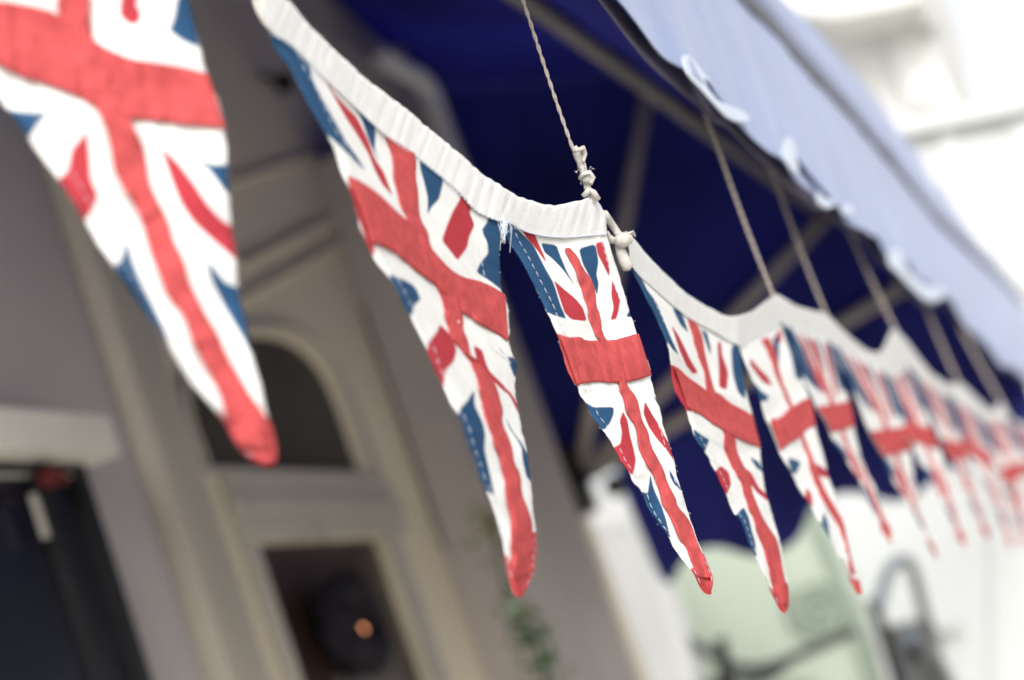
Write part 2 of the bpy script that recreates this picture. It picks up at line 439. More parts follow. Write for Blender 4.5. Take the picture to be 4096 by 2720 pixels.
for X in (X0,):
    s = section(X)
    for p in s[:3]: bar('fan_arm', [Vector((X, HY, HZ)), p], .015)
hm = MB().ball(hub + Vector((-.06, 0, 0)), .045, 8); hm.box((XE - .09, HY - .03, HZ - .10), (XE - .01, YF - .005, HZ + .10)); hm.build('hinge_bracket', M['blackiron'], can)
kb = onX(1418 * K, 1120 * K, XE - .06)
MB().ball(kb, .034, 8).build('hinge_knob', M['greyiron'], can, True)
# diagonal dark tube near the top of the photograph
# ---- front valance
hem = H_([(-260, -420), (0, -180), (80, -90), (150, 0), (200, 60), (250, 130), (330, 230), (430, 350), (550, 470), (650, 560), (750, 660), (870, 780), (920, 850), (1000, 920), (1100, 965), (1180, 1050), (1300, 1180), (1420, 1280), (1530, 1385), (1650, 1490), (1720, 1568)]) + \
      J_([(60, 240), (170, 350), (250, 410), (400, 500), (490, 580), (480, 670), (600, 800), (700, 910), (790, 990), (880, 1000), (940, 950), (1050, 1090), (1120, 1200), (1250, 1310), (1330, 1430), (1400, 1500), (1470, 1510), (1620, 1640), (1760, 1760), (1900, 1850)])
seam = [(2890 - 560, -560), (2890, -86)] + H_([(1100, 0)]) + I_([(0, 270), (200, 510), (400, 720), (600, 930), (800, 1170), (950, 1340), (1130, 1568)]) + J_([(900, 400), (1100, 580), (1300, 760), (1560, 1020), (1900, 1360)])
YV = .23
hw = [onY(x, y, YV) for x, y in hem]; sw = [onY(x, y, YV) for x, y in seam]
hx = np.array([p.x for p in hw]); hz = np.array([p.z for p in hw]); o_ = np.argsort(hx); hx = hx[o_]; hz = hz[o_]
sx = np.array([p.x for p in sw]); sz = np.array([p.z for p in sw]); o_ = np.argsort(sx); sx = sx[o_]; sz = sz[o_]
def lens(pts): return [onY(x, y, YV) for x, y in pts]
L1 = lens(H_([(800, 608), (860, 650), (960, 790), (1000, 825), (935, 790), (850, 705)]))
L2 = lens(H_([(1538, 1225), (1600, 1310), (1700, 1440), (1790, 1560), (1760, 1565), (1640, 1440), (1560, 1330)]))
L3 = lens(J_([(618, 650), (700, 770), (830, 890), (700, 825), (612, 725)]))
def inside(px, pz, poly):
    c = False; n = len(poly)
    for i in range(n):
        a, b = poly[i], poly[(i + 1) % n]
        if (a.z > pz) != (b.z > pz) and px < (b.x - a.x) * (pz - a.z) / (b.z - a.z) + a.x: c = not c
    return c
def valance(name, m, y, dz, nxs, nzs, ripple, holes, phase=0.0, parent=can):
    V = []; F = []
    xs = np.geomspace(1.2, XE + 2.2, nxs)
    for X in xs:
        zb = np.interp(X, hx, hz) + dz; zt = np.interp(X, sx, sz)
        for j in range(nzs + 1):
            t = j / nzs; z = zt + (zb - zt) * t
            yy = y + ripple * t * (math.sin(X * 17 + phase) + .5 * math.sin(X * 31 + 1 + phase)) + .002 * noise.noise(Vector((X * 14, z * 9, 0)))
            V.append(Vector((X, yy, z)))
    for i in range(nxs - 1):
        for j in range(nzs):
            a = i * (nzs + 1) + j
            c = (V[a] + V[a + nzs + 2]) / 2
            if holes and any(inside(c.x, c.z, h) for h in (L1, L2, L3)): continue
            F.append((a, a + 1, a + nzs + 2, a + nzs + 1))
    return mesh(name, V, F, m, parent, True, .0012, 0)
vo = valance('front_valance', M['valance'], YV, 0, 620, 90, .0025, True)
# lining hangs a little lower between the scallops
V = []; F = []
xs = np.geomspace(1.2, XE - .02, 300)
for X in xs:
    zb = np.interp(X, hx, hz) - .007 * max(0, math.sin(X * 9.2 - 1.1)) ; zt = np.interp(X, hx, hz) + .03
    for j in range(5): V.append(Vector((X, YV + .012, zt + (zb - zt) * j / 4)))
for i in range(299):
    for j in range(4): a = i * 5 + j; F.append((a, a + 1, a + 6, a + 5))
mesh('valance_lining', V, F, M['lining'], can, True, .001, 0)
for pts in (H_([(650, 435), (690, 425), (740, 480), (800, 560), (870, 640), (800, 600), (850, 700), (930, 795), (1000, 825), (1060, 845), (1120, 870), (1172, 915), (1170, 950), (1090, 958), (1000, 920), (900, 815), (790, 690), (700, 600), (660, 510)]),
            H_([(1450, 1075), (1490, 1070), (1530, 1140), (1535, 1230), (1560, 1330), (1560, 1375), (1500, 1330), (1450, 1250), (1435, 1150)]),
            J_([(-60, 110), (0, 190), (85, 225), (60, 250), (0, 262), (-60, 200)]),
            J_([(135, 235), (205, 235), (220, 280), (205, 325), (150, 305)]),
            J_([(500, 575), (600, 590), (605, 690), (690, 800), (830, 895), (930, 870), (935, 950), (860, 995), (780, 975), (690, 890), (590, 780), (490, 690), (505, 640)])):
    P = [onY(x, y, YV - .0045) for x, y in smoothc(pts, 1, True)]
    MB().prism(P, (0, .0015, 0)).build('hem_curl_light', M['curl_light'], can)  # pale crescents: sky light on the outward hem curls, put in as colour

# strip of canopy cloth just above the front bar: outer skin of the first facet (sky sheen put into its pale colour)
up = I_([(-260, -400), (100, -20), (230, 100), (400, 270), (600, 500), (800, 740), (900, 870), (1020, 1050), (1150, 1200), (1300, 1420), (1390, 1568)]) + J_([(1000, 290), (1200, 500), (1350, 650), (1560, 930), (1800, 1200)])
ux = np.array([onY(x, y, YV + .004).x for x, y in up]); uz = np.array([onY(x, y, YV + .004).z for x, y in up]); o_ = np.argsort(ux); ux = ux[o_]; uz = uz[o_]
V = []; F = []; xs = np.geomspace(1.2, XE + 2.2, 120)
for X in xs:
    zb = np.interp(X, sx, sz) + .022; zt = max(np.interp(X, ux, uz), zb + .005)
    for j in range(7):
        t = j / 6; V.append(Vector((X, YV + .012 - .02 * math.sin(math.pi * min(1, t * 1.4)) * 1.0 , zb + (zt - zb) * t)))
for i in range(119):
    for j in range(6): a = i * 7 + j; F.append((a, a + 1, a + 8, a + 7))
mesh('fascia', V, F, M['valance'], can, True, .0015, 0)
V = []; F = []
for X in xs:
    zb = np.interp(X, sx, sz)
    V += [Vector((X, YV - .004, zb - .004)), Vector((X, YV - .004, zb + .021)), Vector((X, YV + .004, zb + .021)), Vector((X, YV + .004, zb - .004))]
for i in range(119):
    for j in range(4): a = i * 4; F.append((a + j, a + (j + 1) % 4, a + 4 + (j + 1) % 4, a + 4 + j))
mesh('fascia_channel', V, F, mat('dark_channel', (.11, .11, .12), .6, .2, 8), can)

# ------------------------------------------------------------------ bunting
DX = np.array([-900, -200, 350, 900, 1093, 2010, 2410, 2520, 2950, 3150, 3340, 3557, 3700, 3820, 3950, 4150, 4400], float)
DD = np.array([1.00, 1.02, 1.05, 1.10, 1.14, 1.365, 1.50, 1.54, 1.82, 2.10, 2.40, 2.80, 3.25, 3.7, 4.2, 4.9, 5.6], float)
def dep(x): return np.interp(x, DX, DD)

def sdf_cover(PX, PY, poly, aa):
    """soft coverage of a polygon at the points (1 inside, 0 outside)"""
    p = np.asarray(poly, float); n = len(p)
    ins = np.zeros(PX.shape, bool); dmin = np.full(PX.shape, 1e9)
    for i in range(n):
        a = p[i]; b = p[(i + 1) % n]; ab = b - a; L = ab @ ab + 1e-9
        t = np.clip(((PX - a[0]) * ab[0] + (PY - a[1]) * ab[1]) / L, 0, 1)
        dmin = np.minimum(dmin, np.hypot(PX - a[0] - t * ab[0], PY - a[1] - t * ab[1]))
        c = ((a[1] > PY) != (b[1] > PY))
        with np.errstate(divide='ignore', invalid='ignore'):
            xi = (b[0] - a[0]) * (PY - a[1]) / (b[1] - a[1]) + a[0]
        ins ^= c & (PX < xi)
    s = np.where(ins, dmin, -dmin)
    return np.clip(s / aa + .5, 0, 1)

class Flag:
    def __init__(s, L, R, T=None, seed=0, twist=0.0, amp=1.0):
        s.L = resample(smoothc(L, 1), 400); s.R = resample(smoothc(R, 1), 400)
        T = T if T is not None else [L[0], R[0]]
        s.T = resample(smoothc(T, 1), 200); s.seed = seed; s.amp = amp
        s.dL = float(dep(s.T[0, 0])); s.dR = float(dep(s.T[-1, 0])); s.twist = twist
        rg = np.random.RandomState(seed * 7 + 3); s.waves = []
        for _ in range(16):
            km = rg.uniform(9, 60); an = rg.uniform(-1.1, 1.1)
            s.waves.append((km * math.sin(an) * .55, km * math.cos(an), rg.uniform(0, 6.28), .0085 / km * rg.uniform(.5, 1.2)))
        for E in (s.L, s.R):                     # uneven sewn edges
            t = np.linspace(0, 1, 400); nrm = np.gradient(E, axis=0); nrm = np.stack([-nrm[:, 1], nrm[:, 0]], 1)
            nrm /= (np.linalg.norm(nrm, axis=1, keepdims=True) + 1e-9)
            j = sum(rg.uniform(.4, 1) * np.sin(t * f + rg.uniform(0, 6.28)) for f in (38, 61, 97, 143, 211)) * 1.15 / s.dL
            E += nrm * (j * np.sin(np.pi * t) ** .5)[:, None]
    def pos(s, u, v):
        iv = v * 399; l = np.stack([np.interp(iv, np.arange(400), s.L[:, k]) for k in (0, 1)], -1)
        r = np.stack([np.interp(iv, np.arange(400), s.R[:, k]) for k in (0, 1)], -1)
        t = np.stack([np.interp(u * 199, np.arange(200), s.T[:, k]) for k in (0, 1)], -1)
        base = s.L[0] + (s.R[0] - s.L[0]) * u[..., None]
        return l + (r - l) * u[..., None] + (t - base) * ((1 - v) ** 3)[..., None]
    def depth(s, u, v):
        uu = .5 + (u - .5) * (1 - .85 * v)
        d = s.dL + (s.dR - s.dL) * uu - .045 * v + s.twist * (u - .5) * np.sin(v * 5) * .012
        a = s.amp; sd_ = s.seed * 1.7
        d = d + a * .0030 * np.sin(u * 7 + v * 19 + sd_) * (.3 + .7 * v) + a * .0017 * np.sin(v * 47 + u * 9 * np.cos(sd_) + sd_) \
              + a * .0003 * np.sin(v * 83 - u * 17 + sd_ * 2)
        for kx, ky, ph, am in s.waves: d = d + a * am * 1.25 * np.sin(kx * u + ky * v + ph)
        # hemmed, rounded edges
        d = d + .0045 * np.clip(1 - u / .09, 0, 1) ** 2 + .003 * np.clip(1 - (1 - u) / .07, 0, 1) ** 2
        d = d + .0012 * np.exp(-((u - .11) / .018) ** 2)
        return d
    def invert(s, P):
        gu, gv = np.meshgrid(np.linspace(0, 1, 25), np.linspace(0, 1, 81)); G = s.pos(gu.ravel(), gv.ravel())
        P = np.asarray(P, float); u = np.zeros(len(P)); v = np.zeros(len(P))
        for i, p in enumerate(P):
            k_ = np.argmin(((G - p) ** 2).sum(1)); u[i] = gu.ravel()[k_]; v[i] = gv.ravel()[k_]
        h = 1e-3
        for _ in range(14):
            q = s.pos(u, v); ju = (s.pos(u + h, v) - q) / h
            vv = np.minimum(v, 1 - h); jv = (s.pos(u, vv + h) - s.pos(u, vv)) / h
            r = P - q; det = ju[:, 0] * jv[:, 1] - ju[:, 1] * jv[:, 0]; det = np.where(np.abs(det) < 1e2, 1e2 * np.sign(det + 1e-9), det)
            du = (r[:, 0] * jv[:, 1] - r[:, 1] * jv[:, 0]) / det; dv = (ju[:, 0] * r[:, 1] - ju[:, 1] * r[:, 0]) / det
            u = np.clip(u + np.clip(du, -.15, .15), -.1, 1.1); v = np.clip(v + np.clip(dv, -.1, .1), 0, 1)
        return u, v

def grid_mesh(name, W, m, parent, colors=None, thick=.0012, offset=1.0):
    nv, nu = W.shape[:2]
    pl = Vector(parent.location) + (Vector(parent.parent.location) if parent.parent else Vector())
    me = bpy.data.meshes.new(name)
    idx = np.arange(nv * nu).reshape(nv, nu)
    f = np.stack([idx[:-1, :-1], idx[1:, :-1], idx[1:, 1:], idx[:-1, 1:]], -1).reshape(-1, 4)
    me.vertices.add(nv * nu); me.vertices.foreach_set('co', (W.reshape(-1, 3) - np.array(pl)).ravel())
    me.loops.add(f.size); me.loops.foreach_set('vertex_index', f.ravel().astype(np.int32))
    me.polygons.add(len(f)); me.polygons.foreach_set('loop_start', np.arange(0, f.size, 4, dtype=np.int32))
    me.polygons.foreach_set('use_smooth', np.ones(len(f), bool)); me.update(calc_edges=True); me.validate()
    if colors is not None:
        ca = me.color_attributes.new('print', 'FLOAT_COLOR', 'POINT')
        ca.data.foreach_set('color', np.concatenate([colors.reshape(-1, 3), np.ones((nv * nu, 1))], 1).astype(np.float32).ravel())
    me.materials.append(m)
    o = bpy.data.objects.new(name, me); COL.objects.link(o); o.parent = parent
    s = o.modifiers.new('thickness', 'SOLIDIFY'); s.thickness = thick; s.offset = offset
    return o
def make_flag(par, fl, polys, bands, nu, nv, label=None, stitch=True, fuzz=0, uvmode=False, aa=5.0, tipv=None):
    o = bpy.data.objects.new('pennant', None); o.empty_display_size = .02; COL.objects.link(o); o.parent = par
    p0 = at_np(fl.pos(np.array([.5]), np.array([0.0])), fl.depth(np.array([.5]), np.array([0.0])))[0]
    o.location = Vector(p0) - Vector(par.location)
    if label: o['label'] = label
    u, v = np.meshgrid(np.linspace(0, 1, nu), np.linspace(0, 1, nv))
    P = fl.pos(u, v); W = at_np(P, fl.depth(u, v))
    C = np.tile(np.array(WHITE), (nv, nu, 1))
    for col, poly in polys:
        pol = smoothc(poly, 1, True, .14)
        if uvmode: q = fl.pos(pol[:, 0], pol[:, 1])
        else: q = pol
        k_ = sdf_cover(P[..., 0], P[..., 1], q, aa)[..., None]
        C = C * (1 - k_) + np.array(col) * k_
    grid_mesh('cloth', W, M['printed'], o, C, .0014, -1.0)
    for bn, (bl_, br_) in bands:
        n1, n2 = (int(nv * .8), 14) if bn == 'vertical_band' else (int(nu * .9), 18)
        if len(bl_) > 2 and bn != 'vertical_band': n1 = max(n1, 60)
        a = resample(smoothc(bl_, 1), n1); b = resample(smoothc(br_, 1), n1)
        t = np.linspace(0, 1, n2)[None, :, None]
        Q = a[:, None, :] * (1 - t) + b[:, None, :] * t
        if uvmode:
            uu = Q[..., 0]; vv = Q[..., 1]; Q2 = fl.pos(uu, vv)
        else:
            uu, vv = fl.invert(Q.reshape(-1, 2)); uu = uu.reshape(Q.shape[:2]); vv = vv.reshape(Q.shape[:2]); Q2 = Q
        d = fl.depth(uu, vv)
        for ax in (0, 1):                      # drop single stray samples
            st = np.stack([np.roll(d, k, ax) for k in (-2, -1, 0, 1, 2)]); md = np.median(st, 0)
            sl_ = (slice(2, -2), slice(None)) if ax == 0 else (slice(None), slice(2, -2)); d[sl_] = np.where(np.abs(d - md) > .0006, md, d)[sl_]
        s = np.linspace(0, 1, n1)[:, None]; c = np.linspace(-1, 1, n2)[None, :]
        L_m = np.linalg.norm(np.diff(fl.pos(uu[:, 0], vv[:, 0]) if uvmode else a, axis=0), axis=1).sum() / FS * fl.dL
        puck = .0018 * np.sin(s * L_m / .016 * 2 * math.pi + 1.5 * np.sin(s * 23 + fl.seed) + c * 2.2) * (.35 + .65 * np.abs(c))
        puck += .00012 * np.sin(s * L_m / .006 * 2 * math.pi + c * 4 + 2 * np.sin(s * 31))
        d = d - (.0038 if bn == 'vertical_band' else .0022) - .0006 * (1 - np.abs(c) ** 6) + puck * fl.amp * .75
        grid_mesh(bn, at_np(Q2, d), M['band'], o, None, .0009, -1.0)
    if stitch:
        for us in (.105,) if not fuzz else (.105, .925):
            mb_ = MB(); n = 46
            for i in range(n):
                a, b = (i + .12) / n * .97, (i + .80) / n * .97
                vv = np.array([a, (a + b) / 2, b]); uu = np.full(3, us) + .008 * np.sin(vv * 37)
                if us > .5: uu = uu + 0
                w_ = at_np(fl.pos(uu, vv), fl.depth(uu, vv) - .0022)
                mb_.tube([w_[0], w_[1], w_[2]], [.00012, .00022, .00012], 5)
            mb_.build('stitching', M['thread'], o, True)
    if fuzz:
        mb_ = MB(); rng = np.random.RandomState(fl.seed + 5)
        for i in range(fuzz):
            v_ = rng.rand() * .98; side = rng.rand() < .45; u_ = 0.0 if side else 1.0
            p = fl.pos(np.array([u_]), np.array([v_]))[0]; d = fl.depth(np.array([u_]), np.array([v_]))[0]
            ang = rng.uniform(-1.2, 1.2); sgn = -1 if side else 1; ln = rng.uniform(3, 9)
            q1 = p + np.array([sgn * math.cos(ang), math.sin(ang)]) * ln * .5; q2 = p + np.array([sgn * math.cos(ang + .7), math.sin(ang + .7)]) * ln
            mb_.tube([Vector(at_np(p, d)), Vector(at_np(q1, d)), Vector(at_np(q2, d + rng.uniform(-.002, .002)))], .00011, 3, False)
        fo = mb_.build('fuzz', M['thread'], o); fo['kind'] = 'stuff'
    return o
def casing(par, U, Wl, n, seed=0, gather=1.0):
    a = resample(smoothc(U, 2), n); b = resample(smoothc(Wl, 2), n); m_ = 26
    t = np.linspace(0, 1, m_)[None, :]
    P = a[:, None, :] * (1 - t[..., None]) + b[:, None, :] * t[..., None]
    d = dep(P[..., 0])
    s = np.linspace(0, 1, n)[:, None]; L_m = np.linalg.norm(np.diff(a, axis=0), axis=1).sum() / FS * d.mean()
    rg = np.random.RandomState(seed + 40); lm_ = s * L_m; g = 0
    for _ in range(22):
        wl = rg.uniform(.0034, .013); g = g + rg.uniform(.3, 1) * wl * np.sin(lm_ / wl * 2 * math.pi + rg.uniform(0, 6.28) + t * rg.uniform(-2.2, 2.2)) * (1 - .5 * rg.rand() * t)
    amp = (.35 + .65 * np.clip(s * 1.6 - .3, 0, 1)) * gather
    g = np.where(g > 0, g, g * .6)
    d = d + .024 * g * amp - .0006 + .0018 * np.clip(1 - t / .13, 0, 1) ** 2 - .0004 * np.clip((t - .9) / .1, 0, 1)
    jt = sum(rg.uniform(.4, 1) * np.sin(s * f + rg.uniform(0, 6.28)) for f in (70, 131, 203, 290)) * 1.6 / d.mean()
    P = P + np.stack([jt * .5 * (1 - t), -jt * (1 - t)], -1)
    return grid_mesh('casing', at_np(P, d), M['casing'], par, None, .0005, -1.0)

# ---- flag 1 (nearest, at the left, cropped by the frame)
b1 = empty('bunting', tuple(at(150, -250, 1.04)), 'nearest length of union flag bunting, cropped by the left edge', 'bunting', 'lengths of union flag bunting')
f1 = Flag(A_([(-330, -170), (-250, -50), (-120, 160), (0, 330), (20, 355), (80, 430), (110, 490), (200, 600), (280, 730), (330, 820), (390, 900), (470, 1020), (540, 1110), (580, 1190), (640, 1280), (740, 1390), (770, 1460), (810, 1500), (850, 1520), (895, 1528)]),
          A_([(560, -210), (590, -100), (620, 0), (650, 110), (680, 240), (725, 340), (745, 430), (755, 620), (765, 750), (780, 850), (785, 950), (810, 1060), (830, 1170), (865, 1270), (882, 1370), (905, 1430), (916, 1490), (910, 1520), (895, 1528)]),
          A_([(-330, -170), (100, -140), (560, -210)]), 1, .3, .8)
P1 = [(RED, A_([(400, 0), (395, 50), (430, 82), (460, 75), (465, 40), (448, 15), (460, -20), (480, -110), (430, -110)])),
      (NAVY, A_([(600, -30), (585, 0), (575, 60), (558, 100), (600, 132), (660, 158), (640, 40), (625, -40)])),
      (NAVY, A_([(0, 350), (35, 362), (90, 372), (160, 372), (125, 410), (95, 455), (60, 430)])),
      (RED, A_([(285, 425), (265, 460), (235, 495), (225, 560), (185, 600), (240, 660), (275, 735), (310, 685), (325, 645), (300, 590), (295, 500)])),
      (RED, A_([(532, 484), (590, 540), (640, 605), (685, 675), (735, 730), (800, 762), (800, 875), (740, 825), (690, 782), (636, 730), (598, 672), (570, 605), (548, 540)])),
      (NAVY, A_([(640, 515), (700, 545), (770, 540), (770, 640), (750, 640), (720, 600), (690, 560)])),
      (NAVY, A_([(415, 785), (405, 850), (375, 885), (430, 975), (500, 1080), (560, 1170), (550, 1100), (500, 1000), (470, 940), (440, 870)])),
      (NAVY, A_([(680, 855), (700, 930), (740, 1010), (780, 1080), (845, 1190), (830, 1060), (800, 955), (740, 930), (710, 890)])),
      (SALMON, A_([(720, 1350), (745, 1385), (800, 1400), (860, 1370), (885, 1375), (940, 1480), (900, 1560), (800, 1530), (700, 1420)]))]
H1 = (A_([(-200, -60), (-60, -5), (0, 5), (90, 18), (180, 42), (300, 130), (350, 165), (430, 198), (520, 210), (600, 224), (685, 246)]),
      A_([(-125, 150), (-40, 195), (0, 215), (60, 250), (150, 278), (250, 312), (310, 350), (420, 392), (520, 400), (620, 412), (742, 425)]))
V1 = (A_([(205, -130), (195, -40), (190, 40), (215, 150), (270, 290), (345, 395), (365, 480), (375, 550), (400, 610), (440, 670), (470, 730), (490, 810), (520, 900), (560, 990), (610, 1040), (630, 1110), (660, 1180), (700, 1240), (740, 1330), (745, 1392), (790, 1470)]),
      A_([(310, -130), (298, -40), (296, 60), (310, 140), (370, 260), (430, 395), (470, 470), (485, 540), (490, 600), (520, 660), (560, 740), (570, 790), (610, 860), (620, 920), (650, 980), (680, 1040), (720, 1100), (750, 1180), (790, 1240), (830, 1310), (860, 1345), (880, 1385), (900, 1480)]))
make_flag(b1, f1, P1, [('horizontal_band', H1), ('vertical_band', V1)], 130, 330, 'wide blurred union flag pennant with a salmon tip', aa=6)
casing(b1, A_([(-360, -270), (100, -230), (590, -300)]), A_([(-330, -165), (100, -135), (562, -205)]), 120)

# ---- second length: flags 2 and 3 (in focus)
b2 = empty('bunting', tuple(at(1700, 500, 1.3)), 'sharply focused pair of union flag pennants hanging from the first twine', 'bunting', 'lengths of union flag bunting')
f2L = B_([(110, 165), (130, 240), (200, 330), (260, 440), (330, 570), (400, 690), (450, 780), (470, 860), (500, 930), (520, 960), (545, 1060), (570, 1150), (600, 1230), (630, 1290), (670, 1370), (730, 1450)]) + \
      D4([(90, 0), (130, 90), (152, 170), (200, 270), (240, 350), (318, 480), (340, 580), (380, 680), (420, 780), (460, 880), (498, 990), (530, 1100), (545, 1180), (558, 1260), (585, 1360), (600, 1398), (625, 1412)])
f2R = B_([(1312, 1150)]) + C_([(1225, 600), (1213, 700), (1222, 860), (1222, 965), (1252, 1020), (1278, 1110), (1285, 1200), (1285, 1280), (1277, 1335), (1310, 1440), (1328, 1540)]) + \
      D4([(597, 185), (606, 260), (600, 350), (612, 420), (630, 520), (655, 620), (672, 720), (686, 860), (697, 980), (710, 1080), (717, 1180), (704, 1280), (680, 1350), (655, 1395), (625, 1412)])
f2T = B_([(110, 165), (200, 215), (290, 300), (400, 415), (510, 515), (610, 610), (712, 705), (860, 805), (1010, 925), (1100, 1005), (1170, 1090), (1250, 1130), (1312, 1150)])
f2 = Flag(f2L, f2R, f2T, 2, .6)
P2 = [(NAVY, B_([(100, 150), (130, 150), (200, 215), (250, 280), (310, 340), (330, 420), (380, 520), (430, 610), (470, 680), (500, 740), (560, 820), (605, 895), (540, 835), (500, 792), (450, 745), (400, 700), (330, 590), (260, 460), (190, 340), (100, 240)])),
      (RED, B_([(288, 298), (330, 318), (380, 378), (412, 430), (440, 490), (500, 555), (560, 615), (612, 718), (652, 830), (700, 900), (748, 1028), (690, 962), (650, 885), (620, 805), (560, 705), (500, 615), (440, 508), (400, 425), (350, 362)])),
      (NAVY, B_([(508, 512), (560, 568), (600, 608), (650, 638), (656, 700), (652, 780), (678, 848), (630, 755), (602, 675), (578, 612)])),
      (NAVY, C_([(660, 55), (720, 88), (828, 188), (815, 262), (795, 342), (740, 400), (715, 450), (716, 330), (690, 220), (663, 130)])),
      (RED, C_([(932, 287), (990, 318), (1028, 355), (1020, 400), (1008, 440), (1043, 522), (1005, 605), (990, 680), (925, 772), (870, 700), (815, 630), (848, 530), (890, 430), (945, 335)])),
      (NAVY, C_([(1140, 465), (1200, 480), (1260, 500), (1240, 700), (1250, 985), (1222, 970), (1150, 912), (1055, 852), (1080, 790), (1138, 718), (1130, 640), (1090, 560), (1125, 510)])),
      (NAVY, C_([(455, 860), (500, 890), (550, 903), (612, 940), (642, 980), (667, 1042), (620, 1080), (605, 1160), (540, 1060), (460, 920)])),
      (RED, D4([(208, -2), (235, 20), (270, 60), (297, 130), (282, 190), (235, 240), (228, 345), (190, 290), (135, 170), (148, 90), (192, 38)])),
      (NAVY, D4([(387, 338), (390, 420), (432, 510), (446, 570), (441, 650), (462, 740), (494, 890), (440, 860), (390, 730), (340, 600), (300, 500), (315, 435), (352, 398)])),
      (RED, D4([(385, 105), (430, 132), (450, 200), (468, 242), (540, 312), (592, 372), (628, 440), (640, 530), (618, 460), (575, 372), (530, 335), (480, 285), (430, 245), (400, 190)])),
      (NAVY, D4([(512, 112), (560, 168), (610, 170), (615, 250), (598, 275), (572, 205), (545, 155)])),
      (NAVY, D4([(553, 485), (590, 558), (632, 610), (655, 650), (690, 740), (680, 820), (660, 790), (640, 702), (636, 640), (608, 592), (573, 542)])),
      (RED, C_([(150, 170), (195, 200), (235, 300), (290, 520), (340, 650), (350, 740), (300, 660), (230, 470)])),  # dark red edge strip: shading of the hem fold, painted into the print
      (SALMON, D4([(520, 1150), (560, 1210), (585, 1240), (600, 1150), (680, 1070), (720, 1090), (740, 1200), (700, 1360), (620, 1440), (560, 1380), (520, 1230)]))]
H2 = (C_([(172, 190), (250, 226), (370, 310), (450, 390), (520, 458), (600, 512), (680, 620), (760, 722), (860, 832), (950, 890), (1060, 912), (1150, 952), (1248, 1012)]),
      C_([(325, 655), (345, 652), (450, 692), (540, 760), (640, 852), (720, 905), (800, 972), (880, 1050), (960, 1132), (1030, 1182), (1120, 1240), (1200, 1282), (1272, 1332)]))
V2 = (B_([(712, 705), (740, 790), (755, 850), (755, 930), (775, 1000)]) + C_([(530, 400), (600, 505), (650, 640), (740, 860), (800, 975), (830, 1080), (850, 1180), (880, 1300), (940, 1380), (990, 1440)]) + D4([(350, 130), (370, 200), (410, 270), (425, 350), (435, 440), (470, 530), (490, 600), (525, 700), (550, 800), (560, 900), (580, 1000), (590, 1100), (582, 1215), (600, 1330)]),
      B_([(862, 802), (870, 860), (865, 920), (880, 1000), (882, 1080)]) + C_([(665, 485), (720, 570), (730, 650), (765, 725), (870, 890), (960, 1125), (965, 1200), (966, 1260), (1000, 1330), (1010, 1400)]) + D4([(375, 170), (440, 222), (490, 290), (515, 350), (525, 400), (540, 440), (532, 510), (570, 590), (590, 650), (596, 720), (632, 780), (636, 880), (665, 950), (690, 1020), (695, 1080), (702, 1160), (690, 1290)]))
make_flag(b2, f2, P2, [('horizontal_band', H2), ('vertical_band', V2)], 230, 430, 'slanting union flag pennant, left one of the focused pair', fuzz=70, aa=4)
f3L = C_([(1238, 488), (1255, 590), (1300, 660), (1370, 760), (1440, 900), (1490, 1000), (1545, 1120)]) + D4([(800, 5), (833, 60), (835, 100), (860, 170), (880, 250), (900, 290), (930, 322), (935, 360), (980, 420), (1000, 470), (1060, 550), (1100, 610), (1120, 650), (1160, 720), (1200, 775), (1212, 815), (1265, 870), (1280, 930), (1320, 1000), (1370, 1060), (1408, 1110), (1425, 1160), (1480, 1230), (1540, 1295), (1560, 1350), (1590, 1392), (1618, 1401)])
f3R = E_([(196, 205), (215, 265), (240, 360), (272, 450), (300, 560), (330, 650), (357, 740), (390, 850), (440, 960), (470, 1050), (474, 1090), (490, 1180), (520, 1290)]) + D4([(1355, 420), (1372, 500), (1402, 620), (1432, 700), (1450, 810), (1480, 880), (1500, 970), (1530, 1050), (1557, 1130), (1602, 1230), (1632, 1300), (1638, 1345), (1632, 1382), (1618, 1401)])
f3T = C_([(1238, 488)]) + Z_([(60, 995), (100, 1028), (200, 1052), (300, 1058), (400, 1048)]) + E_([(196, 205)])
f3 = Flag(f3L, f3R, f3T, 3, .6)
